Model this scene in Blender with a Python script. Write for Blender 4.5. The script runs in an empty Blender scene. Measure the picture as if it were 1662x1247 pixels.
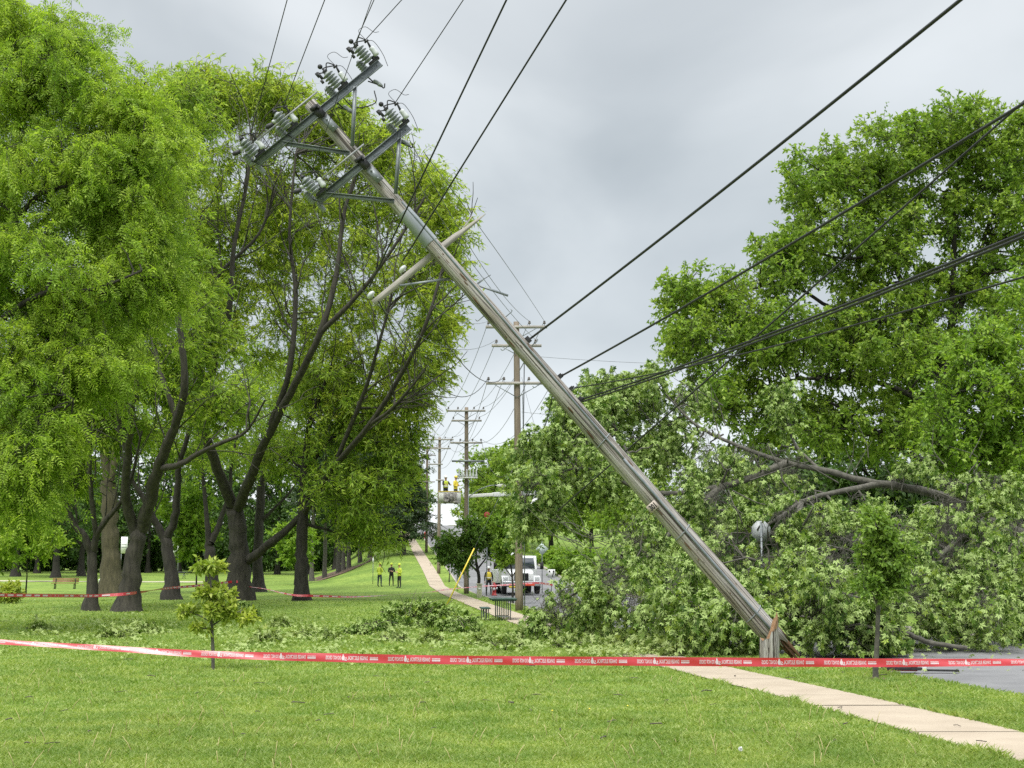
import bpy, bmesh, math, random
import numpy as np
from mathutils import Vector, Matrix

C = bpy.context.scene.collection
scene = bpy.context.scene
rad = math.radians

# ------------------------------------------------------------------ camera
W0, H0, F0 = 1662.0, 1247.0, 2216.0
CAMH, PITCH = 1.7, rad(7.93)
cam_d = bpy.data.cameras.new("camera")
cam_d.sensor_width = 36.0
cam_d.lens = F0 / W0 * 36.0
cam_d.clip_end = 3000
cam = bpy.data.objects.new("camera", cam_d)
C.objects.link(cam)
cam.location = (0, 0, CAMH)
cam.rotation_euler = (math.pi / 2 + PITCH, 0, 0)
scene.camera = cam

# ------------------------------------------------------------------ light, sky, exposure
SUN_EL, SUN_ROT = rad(58), rad(200)
scene.view_settings.view_transform = 'Standard'
scene.view_settings.look = 'None'
scene.view_settings.exposure = 1.17
scene.view_settings.gamma = 1.0
scene.view_settings.use_curve_mapping = False
scene.render.engine = 'CYCLES'
scene.cycles.max_bounces = 7
scene.cycles.diffuse_bounces = 4
scene.cycles.glossy_bounces = 2
scene.cycles.transmission_bounces = 4
scene.cycles.use_denoising = False

world = bpy.data.worlds.new("World")
scene.world = world
world.use_nodes = True
nt = world.node_tree
nt.nodes.clear()
N = nt.nodes.new
L = nt.links.new


def math_node(t, op, a=None, b=None, clamp=False):
    n = t.nodes.new('ShaderNodeMath')
    n.operation = op
    n.use_clamp = clamp
    for i, v in enumerate((a, b)):
        if v is None:
            continue
        if isinstance(v, (int, float)):
            n.inputs[i].default_value = v
        else:
            t.links.new(v, n.inputs[i])
    return n.outputs[0]


def ramp(t, fac, stops, interp='LINEAR'):
    n = t.nodes.new('ShaderNodeValToRGB')
    n.color_ramp.interpolation = interp
    el = n.color_ramp.elements
    while len(el) < len(stops):
        el.new(0.5)
    for e, (p, c) in zip(el, stops):
        e.position = p
        e.color = (*c, 1) if len(c) == 3 else c
    if fac is not None:
        t.links.new(fac, n.inputs[0])
    return n.outputs[0]


sky = N('ShaderNodeTexSky')
sky.sky_type = 'NISHITA'
sky.sun_disc = False
sky.sun_elevation = SUN_EL
sky.sun_rotation = SUN_ROT
bg1 = N('ShaderNodeBackground')
bg1.inputs[1].default_value = 0.1
L(sky.outputs[0], bg1.inputs[0])
tc = N('ShaderNodeTexCoord')
sep = N('ShaderNodeSeparateXYZ')
L(tc.outputs['Generated'], sep.inputs[0])
zc = math_node(nt, 'MAXIMUM', sep.outputs[2], 0.0)
den = math_node(nt, 'ADD', zc, 0.22)
u_ = math_node(nt, 'DIVIDE', sep.outputs[0], den)
v_ = math_node(nt, 'DIVIDE', sep.outputs[1], den)
comb = N('ShaderNodeCombineXYZ')
L(u_, comb.inputs[0])
L(v_, comb.inputs[1])
mp = N('ShaderNodeMapping')
mp.inputs['Location'].default_value = (3.1, 1.7, 0)
mp.inputs['Scale'].default_value = (2.4, 2.4, 5.0)
L(tc.outputs['Generated'], mp.inputs[0])
nz = N('ShaderNodeTexNoise')
nz.inputs['Scale'].default_value = 1.15
nz.inputs['Detail'].default_value = 5
nz.inputs['Roughness'].default_value = 0.45
nz.inputs['Distortion'].default_value = 0.5
L(mp.outputs[0], nz.inputs[0])
# radiance by height above the horizon (bright strip, grey belly, brighter overhead)
base = ramp(nt, zc, [(0.0, (0.49, 0.505, 0.51)), (0.07, (0.45, 0.475, 0.49)), (0.17, (0.30, 0.323, 0.336)),
                     (0.30, (0.315, 0.338, 0.349)), (0.42, (0.37, 0.388, 0.398)), (0.6, (0.8, 0.82, 0.84)), (1.0, (1.3, 1.32, 1.33))])
cl = ramp(nt, nz.outputs[0], [(0.28, (0.64, 0.665, 0.68)), (0.45, (0.86, 0.872, 0.88)), (0.58, (1.08, 1.075, 1.07)), (0.74, (1.3, 1.28, 1.27))])
mul = N('ShaderNodeMix')
mul.data_type = 'RGBA'
mul.blend_type = 'MULTIPLY'
mul.inputs[0].default_value = 1
L(base, mul.inputs[6])
L(cl, mul.inputs[7])
bg2 = N('ShaderNodeBackground')
L(mul.outputs[2], bg2.inputs[0])
bg2.inputs[1].default_value = 0.92
mix = N('ShaderNodeMixShader')
mix.inputs[0].default_value = 0.93
L(bg1.outputs[0], mix.inputs[1])
L(bg2.outputs[0], mix.inputs[2])
wo = N('ShaderNodeOutputWorld')
L(mix.outputs[0], wo.inputs[0])

sun_d = bpy.data.lights.new("sun", 'SUN')
sun_d.energy = 1.5
sun_d.angle = rad(25)
sun_d.color = (1.0, 0.97, 0.92)
sun = bpy.data.objects.new("sun", sun_d)
C.objects.link(sun)
# sky sun_rotation is measured from +Y clockwise
sdir = Vector((math.sin(SUN_ROT) * math.cos(SUN_EL), math.cos(SUN_ROT) * math.cos(SUN_EL), math.sin(SUN_EL)))
sun.rotation_euler = sdir.to_track_quat('Z', 'Y').to_euler()

# ------------------------------------------------------------------ placing helpers
SP, CP = math.sin(PITCH), math.cos(PITCH)


def ray(px, py):
    cx = (px - W0 / 2) / F0
    cy = (H0 / 2 - py) / F0
    return np.array((cx, CP - cy * SP, SP + cy * CP))


def at(px, py, Y):
    d = ray(px, py)
    return np.array((0, 0, CAMH)) + d * (Y / d[1])


CY = [-60, 0, 12.5, 16.2, 19.1, 24.6, 40, 52.8, 84, 125, 190, 260, 420]
CX = [12.5, 6.6, 5.15, 4.72, 4.33, 3.45, 1.35, -0.26, -3.5, -7.5, -14.2, -22, -40]
KU = [4.2, 4.2, 4.0, 3.4, 3.0, 3.1, 2.5, 1.9, 1.75, 1.8, 1.9, 2.0, 2.0]      # kerb distance from the sidewalk's centre line
SWH = 0.6


_yy = np.arange(-60.0, 421.0)
_xx = np.interp(_yy, CY, CX)
_xp = np.concatenate([2 * _xx[0] - _xx[8:0:-1], _xx, 2 * _xx[-1] - _xx[-2:-10:-1]])
_xs = np.convolve(_xp, np.ones(17) / 17, 'valid')


def cl_x(y):
    return np.interp(y, _yy, np.where(_yy > 34, _xs, _xx))


def kerb_u(y):
    return np.interp(y, CY, KU)


RZ = ([-100, 38, 57, 89, 108, 121, 154, 190, 260, 330, 420], [0, 0, .2, .45, .75, 1.75, 4.1, 6.8, 11.2, 12.6, 11.0])
LZ = ([-100, 40, 60, 75, 100, 117, 150, 200, 300, 420], [0, 0, .1, .3, .45, .55, 1.0, 1.9, 4.0, 6.0])


def hz(x, y):
    u = x - cl_x(y)
    t = np.clip((u + 13) / 11.5, 0, 1)
    t = t * t * (3 - 2 * t)
    zl = np.interp(y, *LZ)
    zr = np.interp(y, *RZ)
    r = zl * (1 - t) + zr * t
    # a knoll beyond the far kerb
    r = r + np.clip((u - 14) / 30.0, 0, 1) * np.clip((y - 70) / 60.0, 0, 1) * 2.0
    bump = 0.03 * np.sin(x * .7 + y * .31) * np.sin(y * .53 - x * .2)
    return r + bump * (np.abs(u - 5) > 7)


def gnd(px, py):
    d = ray(px, py)
    lo, hi = 2.0, 420.0
    Y = 2.0
    prev = 2.0
    while Y < 420:
        p = np.array((0, 0, CAMH)) + d * (Y / d[1])
        if p[2] < hz(p[0], p[1]):
            break
        prev = Y
        Y *= 1.01
    lo, hi = prev, Y
    for _ in range(20):
        m = (lo + hi) / 2
        p = np.array((0, 0, CAMH)) + d * (m / d[1])
        if p[2] < hz(p[0], p[1]):
            hi = m
        else:
            lo = m
    p[2] = hz(p[0], p[1])
    return p


# ------------------------------------------------------------------ object helpers
def tag(o, label=None, cat=None, group=None, kind=None):
    if label:
        o['label'] = label
    if cat:
        o['category'] = cat
    if group:
        o['group'] = group
    if kind:
        o['kind'] = kind
    return o


def empty(name, loc, rot=(0, 0, 0)):
    o = bpy.data.objects.new(name, None)
    o.empty_display_size = 0.3
    C.objects.link(o)
    o.location = loc
    o.rotation_euler = rot
    return o


def copy_tree(o, parent=None):
    c = o.copy()
    C.objects.link(c)
    c.parent = parent
    for ch in o.children:
        copy_tree(ch, c)
    return c


def np_mesh(name, V, polys, mat=None, parent=None, smooth=False, mats=None, midx=None):
    """polys: list of int arrays (n,3) / (n,4) / (n,k)"""
    V = np.asarray(V, dtype=np.float32).reshape(-1, 3)
    me = bpy.data.meshes.new(name)
    me.vertices.add(len(V))
    me.vertices.foreach_set('co', V.ravel())
    polys = [np.asarray(p, dtype=np.int32) for p in polys if len(p)]
    tot = np.concatenate([np.full(len(p), p.shape[1], dtype=np.int32) for p in polys])
    idx = np.concatenate([p.ravel() for p in polys])
    me.loops.add(len(idx))
    me.loops.foreach_set('vertex_index', idx)
    me.polygons.add(len(tot))
    start = np.zeros(len(tot), dtype=np.int32)
    start[1:] = np.cumsum(tot)[:-1]
    me.polygons.foreach_set('loop_start', start)
    me.polygons.foreach_set('loop_total', tot)
    if smooth:
        me.polygons.foreach_set('use_smooth', np.ones(len(tot), dtype=bool))
    if midx is not None:
        me.polygons.foreach_set('material_index', np.asarray(midx, dtype=np.int32))
    me.update(calc_edges=True)
    me.validate()
    for m in (mats or ([mat] if mat else [])):
        me.materials.append(m)
    o = bpy.data.objects.new(name, me)
    C.objects.link(o)
    if parent is not None:
        o.parent = parent
    return o


class MB:
    """collects simple solids and links them as one mesh"""

    def __init__(self):
        self.V = []
        self.F = {}
        self.n = 0
        self.m = {}

    def add(self, V, polys, mi=0):
        V = np.asarray(V, float).reshape(-1, 3)
        for p in polys:
            p = np.asarray(p, dtype=np.int32)
            if p.ndim == 1:
                p = p[None]
            self.F.setdefault(p.shape[1], []).append(p + self.n)
            self.m.setdefault(p.shape[1], []).append(np.full(len(p), mi))
        self.V.append(V)
        self.n += len(V)
        return self

    def box(self, c, s, rot=None, mi=0, taper=1.0):
        hx, hy, hz_ = s[0] / 2, s[1] / 2, s[2] / 2
        V = np.array([(sx * hx * (taper if sz > 0 else 1), sy * hy * (taper if sz > 0 else 1), sz * hz_) for sz in (-1, 1) for sy in (-1, 1) for sx in (-1, 1)])
        if rot is not None:
            V = V @ np.array(rot).T
        V = V + np.array(c)
        return self.add(V, [[[0, 2, 3, 1], [4, 5, 7, 6], [0, 1, 5, 4], [2, 6, 7, 3], [0, 4, 6, 2], [1, 3, 7, 5]]], mi)

    def beam(self, a, b, w, h, up=(0, 1, 0), mi=0):
        a, b = np.array(a, float), np.array(b, float)
        d = b - a
        ln = np.linalg.norm(d)
        d /= ln
        x = np.cross(np.array(up, float), d)
        if np.linalg.norm(x) < 1e-5:
            x = np.cross(np.array((1, 0, 0.1)), d)
        x /= np.linalg.norm(x)
        y = np.cross(d, x)
        return self.box((a + b) / 2, (w, h, ln), rot=np.array((x, y, d)).T, mi=mi)

    def tube(self, P, r, K=8, cap=True, mi=0):
        P = np.asarray(P, float)
        S = len(P)
        r = np.broadcast_to(np.asarray(r, float), (S,))
        V, F = tube_arr(P[None], r[None], K)
        self.add(V, [F], mi)
        if cap:
            n0 = self.n - S * K
            self.F.setdefault(K, []).append(np.array([[n0 + k for k in range(K)][::-1], [n0 + (S - 1) * K + k for k in range(K)]]))
            self.m.setdefault(K, []).append(np.full(2, mi))
        return self

    def lathe(self, prof, o=(0, 0, 0), ax=(0, 0, 1), K=14, mi=0):
        ax = np.array(ax, float)
        ax /= np.linalg.norm(ax)
        P = np.array([np.array(o) + ax * z for r, z in prof])
        x = np.cross(ax, (0.3, 1, 0.2))
        x /= np.linalg.norm(x)
        y = np.cross(ax, x)
        a = np.linspace(0, 2 * np.pi, K, endpoint=False)
        ring = np.cos(a)[:, None] * x + np.sin(a)[:, None] * y
        V = np.concatenate([P[i] + ring * max(prof[i][0], 1e-4) for i in range(len(prof))])
        S = len(prof)
        F = [[i * K + k, i * K + (k + 1) % K, (i + 1) * K + (k + 1) % K, (i + 1) * K + k] for i in range(S - 1) for k in range(K)]
        self.add(V, [F, [list(range(K))[::-1]], [[(S - 1) * K + k for k in range(K)]]], mi)
        return self

    def sphere(self, c, r, K=10, S=7, mi=0):
        r = np.broadcast_to(np.asarray(r, float), (3,))
        th = np.linspace(0.05, np.pi - 0.05, S)
        a = np.linspace(0, 2 * np.pi, K, endpoint=False)
        V = np.array([(math.sin(t) * math.cos(b), math.sin(t) * math.sin(b), math.cos(t)) for t in th for b in a]) * r + np.array(c)
        F = [[i * K + k, (i + 1) * K + k, (i + 1) * K + (k + 1) % K, i * K + (k + 1) % K] for i in range(S - 1) for k in range(K)]
        return self.add(V, [F, [list(range(K))], [[(S - 1) * K + k for k in range(K)][::-1]]], mi)

    def prism(self, poly, a, b, axis=0, mi=0):
        """poly: 2D outline in the two other axes, extruded from a to b along axis"""
        n = len(poly)
        V = []
        for t in (a, b):
            for p in poly:
                q = list(p)
                q.insert(axis, t)
                V.append(q)
        F = [[i, (i + 1) % n, n + (i + 1) % n, n + i] for i in range(n)]
        return self.add(V, [F, [list(range(n))[::-1]], [list(range(n, 2 * n))]], mi)

    def build(self, name, mat, parent=None, smooth=False, bevel=0):
        ks = sorted(self.F)
        polys = [np.concatenate(self.F[k]) for k in ks]
        mi = np.concatenate([np.concatenate(self.m[k]) for k in ks])
        mats = mat if isinstance(mat, (list, tuple)) else [mat]
        o = np_mesh(name, np.concatenate(self.V), polys, parent=parent, smooth=smooth, mats=mats, midx=mi)
        if bevel:
            bm = bmesh.new()
            bm.from_mesh(o.data)
            bmesh.ops.recalc_face_normals(bm, faces=bm.faces)
            es = [e for e in bm.edges if len(e.link_faces) == 2 and e.calc_face_angle(0) > 0.5]
            bmesh.ops.bevel(bm, geom=es, offset=bevel, segments=2, affect='EDGES', profile=0.6)
            bm.to_mesh(o.data)
            bm.free()
        return o


def tube_arr(P, R, K):
    """P (B,S,3), R (B,S) -> verts, quads"""
    B, S, _ = P.shape
    T = np.empty_like(P)
    T[:, 1:-1] = P[:, 2:] - P[:, :-2]
    T[:, 0] = P[:, 1] - P[:, 0]
    T[:, -1] = P[:, -1] - P[:, -2]
    T /= np.linalg.norm(T, axis=2, keepdims=True) + 1e-9
    ref = np.where(np.abs(T[:, :1, 2:3]) > 0.8, np.array((1.0, 0.2, 0)), np.array((0.1, 0.15, 1.0)))
    X = np.cross(np.broadcast_to(ref, T.shape), T)
    X /= np.linalg.norm(X, axis=2, keepdims=True) + 1e-9
    Yv = np.cross(T, X)
    a = np.linspace(0, 2 * np.pi, K, endpoint=False)
    V = P[:, :, None, :] + R[:, :, None, None] * (np.cos(a)[None, None, :, None] * X[:, :, None, :] + np.sin(a)[None, None, :, None] * Yv[:, :, None, :])
    b = np.arange(B)[:, None, None] * S * K
    s = np.arange(S - 1)[None, :, None] * K
    k = np.arange(K)[None, None, :]
    k2 = (k + 1) % K
    F = np.stack(np.broadcast_arrays(b + s + k, b + s + k2, b + s + K + k2, b + s + K + k), -1).reshape(-1, 4)
    return V.reshape(-1, 3), F


def smooth_path(P, n=4):
    P = np.asarray(P, float)
    Q = np.concatenate([[2 * P[0] - P[1]], P, [2 * P[-1] - P[-2]]])
    out = []
    for i in range(1, len(Q) - 2):
        for t in np.arange(n) / n:
            p0, p1, p2, p3 = Q[i - 1], Q[i], Q[i + 1], Q[i + 2]
            out.append(.5 * (2 * p1 + (p2 - p0) * t + (2 * p0 - 5 * p1 + 4 * p2 - p3) * t * t + (3 * p1 - p0 - 3 * p2 + p3) * t ** 3))
    out.append(P[-1])
    return np.array(out)


# ------------------------------------------------------------------ materials
def pmat(name, c1, c2=None, scale=6.0, rough=.6, stretch=(1, 1, 1), bump=0.0, metal=0.0, detail=5.0, lo=.35, hi=.65, spec=.5, c3=None, coords='Object', bscale=None):
    m = bpy.data.materials.new(name)
    m.use_nodes = True
    t = m.node_tree
    b = t.nodes['Principled BSDF']
    b.inputs['Roughness'].default_value = rough
    b.inputs['Metallic'].default_value = metal
    b.inputs['Specular IOR Level'].default_value = spec
    c2 = c2 or tuple(x * .8 for x in c1)
    co = t.nodes.new('ShaderNodeTexCoord')
    mpn = t.nodes.new('ShaderNodeMapping')
    mpn.inputs['Scale'].default_value = stretch
    t.links.new(co.outputs[coords], mpn.inputs[0])
    n = t.nodes.new('ShaderNodeTexNoise')
    n.inputs['Scale'].default_value = scale
    n.inputs['Detail'].default_value = detail
    n.inputs['Roughness'].default_value = .6
    t.links.new(mpn.outputs[0], n.inputs[0])
    stops = [(lo, c1), (hi, c2)]
    if c3:
        stops.append((min(hi + .12, 1), c3))
    col = ramp(t, n.outputs[0], stops)
    t.links.new(col, b.inputs['Base Color'])
    if bump:
        bp = t.nodes.new('ShaderNodeBump')
        bp.inputs['Strength'].default_value = bump
        bp.inputs['Distance'].default_value = .02
        if bscale:
            n2 = t.nodes.new('ShaderNodeTexNoise')
            n2.inputs['Scale'].default_value = bscale
            n2.inputs['Detail'].default_value = 4
            t.links.new(mpn.outputs[0], n2.inputs[0])
            t.links.new(n2.outputs[0], bp.inputs['Height'])
        else:
            t.links.new(n.outputs[0], bp.inputs['Height'])
        t.links.new(bp.outputs[0], b.inputs['Normal'])
    return m


def leafmat(name, ca, cb, cc=None, trans=.35, rough=.55, pale=None, dscale=.55, dlo=(.82, .88, .85), dhi=(1.18, 1.1, 1.05), ddet=2):
    m = bpy.data.materials.new(name)
    m.use_nodes = True
    t = m.node_tree
    b = t.nodes['Principled BSDF']
    b.inputs['Roughness'].default_value = rough
    b.inputs['Specular IOR Level'].default_value = .3
    g = t.nodes.new('ShaderNodeNewGeometry')
    stops = [(0.0, ca), (.6, cb)]
    stops.append((1.0, cc or cb))
    col = ramp(t, g.outputs['Random Per Island'], stops)
    # slow drift of hue and brightness from bough to bough
    n = t.nodes.new('ShaderNodeTexNoise')
    n.inputs['Scale'].default_value = dscale
    n.inputs['Detail'].default_value = ddet
    t.links.new(g.outputs['Position'], n.inputs[0])
    drift = ramp(t, n.outputs[0], [(.35, dlo), (.65, dhi)])
    mm = t.nodes.new('ShaderNodeMix')
    mm.data_type = 'RGBA'
    mm.blend_type = 'MULTIPLY'
    mm.inputs[0].default_value = 1
    t.links.new(col, mm.inputs[6])
    t.links.new(drift, mm.inputs[7])
    col = mm.outputs[2]
    if pale:
        mx = t.nodes.new('ShaderNodeMix')
        mx.data_type = 'RGBA'
        t.links.new(g.outputs['Backfacing'], mx.inputs[0])
        t.links.new(col, mx.inputs[6])
        mx.inputs[7].default_value = (*pale, 1)
        col = mx.outputs[2]
    t.links.new(col, b.inputs['Base Color'])
    tr = t.nodes.new('ShaderNodeBsdfTranslucent')
    hs = t.nodes.new('ShaderNodeMix')
    hs.data_type = 'RGBA'
    hs.blend_type = 'MULTIPLY'
    hs.inputs[0].default_value = 1
    t.links.new(col, hs.inputs[6])
    hs.inputs[7].default_value = (1.3, 1.35, .7, 1)
    t.links.new(hs.outputs[2], tr.inputs[0])
    ms = t.nodes.new('ShaderNodeMixShader')
    ms.inputs[0].default_value = trans
    t.links.new(b.outputs[0], ms.inputs[1])
    t.links.new(tr.outputs[0], ms.inputs[2])
    t.links.new(ms.outputs[0], t.nodes['Material Output'].inputs[0])
    return m


M = {}
M['bark'] = pmat('grey_bark', (.022, .020, .015), (.056, .051, .038), scale=7, stretch=(1, 1, .22), rough=.9, bump=.9, detail=6, bscale=22)
M['bark_moss'] = pmat('mossy_bark', (.05, .046, .024), (.10, .088, .048), scale=6, stretch=(1, 1, .2), rough=.9, bump=.9, bscale=20)
M['bark_dark'] = pmat('dark_bark', (.018, .016, .013), (.042, .038, .030), scale=8, stretch=(1, 1, .3), rough=.9, bump=.7)
M['bark_pale'] = pmat('pale_bark', (.055, .052, .042), (.118, .112, .09), scale=9, rough=.9, bump=.6, stretch=(1, 1, 1))
M['wood_pole'] = pmat('weathered_pole_wood', (.21, .20, .188), (.38, .365, .345), scale=5, stretch=(5, 5, .11), rough=.9, bump=.9, detail=4, c3=(.44, .425, .40), lo=.3, hi=.5, bscale=11)
def crack_wood(m):
    t = m.node_tree
    b = t.nodes['Principled BSDF']
    b.inputs['Specular IOR Level'].default_value = .15
    src = b.inputs['Base Color'].links[0].from_socket
    co = t.nodes.new('ShaderNodeTexCoord')
    for st, sc, lo_, hi_, dark in (((9, 9, .09), 5.0, .415, .465, .22), ((2.5, 2.5, .5), 3.0, .3, .62, .72), ((6, 6, 1.6), 4.0, .26, .33, .35)):
        mpn = t.nodes.new('ShaderNodeMapping')
        mpn.inputs['Scale'].default_value = st
        t.links.new(co.outputs['Object'], mpn.inputs[0])
        n = t.nodes.new('ShaderNodeTexNoise')
        n.inputs['Scale'].default_value = sc
        n.inputs['Detail'].default_value = 3
        t.links.new(mpn.outputs[0], n.inputs[0])
        c = ramp(t, n.outputs[0], [(lo_, (dark, dark * .93, dark * .86)), (hi_, (1, 1, 1))])
        mm = t.nodes.new('ShaderNodeMix')
        mm.data_type = 'RGBA'
        mm.blend_type = 'MULTIPLY'
        mm.inputs[0].default_value = 1
        t.links.new(src, mm.inputs[6])
        t.links.new(c, mm.inputs[7])
        src = mm.outputs[2]
    t.links.new(src, b.inputs['Base Color'])


crack_wood(M['wood_pole'])
M['wood_far'] = pmat('brown_pole_wood', (.14, .11, .08), (.25, .205, .155), scale=8, stretch=(3, 3, .15), rough=.85, bump=.4)
M['wood_grey'] = pmat('greyed_arm_wood', (.26, .245, .22), (.41, .385, .345), scale=10, stretch=(.2, 3, 3), rough=.85, bump=.5)
M['wood_raw'] = pmat('torn_raw_wood', (.17, .085, .036), (.33, .20, .105), scale=14, stretch=(4, 4, .25), rough=.8, bump=.8)
M['wood_rot'] = pmat('brown_inner_wood', (.05, .025, .012), (.14, .07, .03), scale=12, stretch=(4, 4, .25), rough=.85, bump=.8)
M['galv'] = pmat('galvanised_steel', (.16, .18, .19), (.24, .265, .275), scale=5, rough=.5, metal=.35, detail=3)
M['galv_dark'] = pmat('dark_steel_fitting', (.02, .021, .022), (.045, .046, .048), scale=9, rough=.55, metal=.4)
M['conduit'] = pmat('blue_grey_conduit', (.13, .155, .17), (.20, .225, .24), scale=4, rough=.45, spec=.5)
M['sleeve'] = pmat('dull_zinc_sleeve', (.19, .215, .225), (.26, .285, .295), scale=2.5, rough=.4, metal=.3)
M['porc'] = pmat('grey_porcelain', (.17, .195, .192), (.26, .285, .28), scale=3, rough=.2)
M['porc_white'] = pmat('white_porcelain', (.46, .49, .48), (.54, .56, .55), scale=3, rough=.18)
M['porc_brown'] = pmat('brown_porcelain', (.10, .085, .08), (.15, .13, .12), scale=3, rough=.25)
M['rod'] = pmat('grey_fibreglass_rod', (.22, .23, .23), (.28, .29, .29), scale=3, rough=.5)
M['wire'] = pmat('dark_line_wire', (.009, .010, .011), (.02, .021, .023), scale=2, rough=.6)
M['wire_grey'] = pmat('bare_line_wire', (.10, .11, .12), (.16, .17, .18), scale=2, rough=.45, metal=.4)
M['tape'] = pmat('red_plastic_tape', (.44, .008, .016), (.52, .012, .024), scale=3, rough=.28, spec=.6)
for _n in ('tape',):
    _b = M[_n].node_tree.nodes['Principled BSDF']
    _b.inputs['Coat Weight'].default_value = 1.0
    _b.inputs['Coat Roughness'].default_value = .30
    _b.inputs['Coat IOR'].default_value = 1.5
    _b.inputs['Roughness'].default_value = .5
M['tape_print'] = pmat('white_tape_print', (.56, .46, .48), (.62, .52, .54), scale=3, rough=.35)
M['white_paint'] = pmat('white_paint', (.62, .63, .64), (.68, .69, .69), scale=2, rough=.35)
M['offwhite'] = pmat('offwhite_fibreglass', (.60, .60, .57), (.70, .70, .67), scale=3, rough=.5)
M['black'] = pmat('black_rubber', (.012, .012, .012), (.025, .025, .025), scale=8, rough=.8)
M['glass'] = pmat('windscreen_glass', (.03, .04, .05), (.05, .065, .075), scale=2, rough=.06, spec=.9)
M['chrome'] = pmat('dull_bumper_metal', (.45, .46, .47), (.55, .56, .57), scale=2, rough=.3, metal=.7)
M['lampglass'] = pmat('headlight_glass', (.55, .57, .58), (.72, .74, .75), scale=7, rough=.1)
M['red'] = pmat('red_enamel', (.42, .018, .016), (.52, .03, .028), scale=5, rough=.4)
M['orange'] = pmat('orange_red_plastic', (.75, .09, .04), (.8, .13, .06), scale=5, rough=.4)
M['yellow'] = pmat('yellow_plastic', (.78, .58, .05), (.84, .66, .09), scale=4, rough=.45)
M['hivis'] = pmat('hi_vis_cloth', (.45, .55, .04), (.55, .64, .08), scale=9, rough=.8, bump=.3)
M['hivis_y'] = pmat('yellow_cloth', (.76, .60, .05), (.85, .70, .1), scale=9, rough=.8, bump=.3)
M['blackcloth'] = pmat('black_cloth', (.014, .014, .016), (.03, .03, .033), scale=9, rough=.9, bump=.3)
M['denim'] = pmat('dark_blue_denim', (.025, .04, .055), (.045, .065, .085), scale=9, rough=.9, bump=.3)
M['olive'] = pmat('dark_olive_cloth', (.035, .038, .022), (.055, .058, .035), scale=9, rough=.9, bump=.3)
M['skin'] = pmat('skin', (.50, .29, .20), (.56, .33, .23), scale=8, rough=.55)
M['green_table'] = pmat('dark_green_plastic', (.022, .06, .045), (.04, .085, .065), scale=5, rough=.5)
M['grey_leg'] = pmat('grey_painted_pipe', (.16, .18, .18), (.22, .24, .24), scale=5, rough=.5)
M['bench_wood'] = pmat('varnished_bench_wood', (.22, .12, .045), (.30, .17, .07), scale=8, stretch=(.3, 3, 3), rough=.5)
M['concrete'] = pmat('concrete', (.35, .29, .215), (.415, .35, .265), scale=1.3, rough=.9, bump=.25, detail=9, bscale=60, coords='Object', c3=(.455, .39, .30))
M['joint'] = pmat('dark_joint_soil', (.20, .165, .12), (.26, .22, .165), scale=6, rough=1)
M['kerb'] = pmat('pale_kerb_concrete', (.32, .29, .25), (.38, .35, .30), scale=2, rough=.9, bump=.2)
M['asphalt'] = pmat('worn_asphalt', (.145, .146, .150), (.195, .196, .20), scale=.8, rough=.9, bump=.4, detail=10, bscale=90)
M['soil'] = pmat('brown_soil', (.09, .06, .038), (.15, .105, .065), scale=6, rough=1, bump=.5)
M['path'] = pmat('pale_gravel_path', (.42, .37, .29), (.52, .46, .37), scale=5, rough=.95, bump=.3)
M['sign_back'] = pmat('bare_aluminium_sign_back', (.44, .46, .48), (.50, .52, .54), scale=2, rough=.6, metal=0.0)
M['sign_white'] = pmat('white_sign_face', (.74, .75, .75), (.80, .81, .81), scale=3, rough=.4)
M['sign_green'] = pmat('pale_green_sign_back', (.46, .55, .53), (.54, .62, .60), scale=3, rough=.4)
M['stone'] = pmat('beige_stone', (.44, .43, .30), (.56, .55, .41), scale=7, rough=.85, bump=.3)
M['roof'] = pmat('grey_shingles', (.16, .17, .19), (.24, .25, .27), scale=9, stretch=(1, 1, 4), rough=.9, bump=.4)
M['siding'] = pmat('pale_siding', (.52, .54, .55), (.60, .62, .63), scale=3, rough=.7)
M['seed'] = pmat('dry_straw_stalk', (.38, .33, .13), (.50, .44, .22), scale=9, rough=.8)
M['dandelion'] = pmat('dandelion_yellow', (.75, .58, .04), (.82, .68, .10), scale=20, rough=.8)
M['twig'] = pmat('fallen_twig_bark', (.06, .05, .04), (.12, .10, .08), scale=12, rough=.9)
M['tagplate'] = pmat('pale_number_plate', (.42, .36, .30), (.50, .43, .37), scale=8, rough=.6)

M['leaf_locust'] = leafmat('locust_leaf', (.24, .345, .045), (.35, .465, .06), (.50, .58, .095), trans=.5)
M['leaf_locust2'] = leafmat('locust_leaf_green', (.18, .30, .042), (.29, .42, .056), (.42, .54, .085), trans=.5)
M['leaf_near'] = leafmat('near_locust_leaf', (.20, .32, .036), (.31, .455, .055), (.44, .58, .10), trans=.47)
M['leaf_maple'] = leafmat('maple_leaf', (.145, .24, .036), (.23, .355, .05), (.34, .46, .08), trans=.44)
M['leaf_bright'] = leafmat('bright_maple_leaf', (.14, .25, .03), (.22, .355, .042), (.31, .45, .07), trans=.43)
M['leaf_fallen'] = leafmat('fallen_maple_leaf', (.045, .105, .016), (.13, .235, .034), (.36, .47, .095), trans=.3, pale=(.37, .49, .16), dscale=.95, ddet=3, dlo=(.62, .72, .66), dhi=(1.28, 1.2, 1.1))  # dark low end and wide bough drift paint deeper shade into the crown
M['leaf_sap'] = leafmat('young_oak_leaf', (.20, .28, .035), (.34, .42, .06), (.50, .55, .13), trans=.35)
M['leaf_sapling'] = leafmat('kerb_sapling_leaf', (.11, .205, .032), (.175, .29, .047), (.25, .38, .07), trans=.38)
M['leaf_dark'] = leafmat('dark_leaf', (.04, .09, .018), (.065, .13, .025), (.10, .18, .035), trans=.28)
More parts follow.
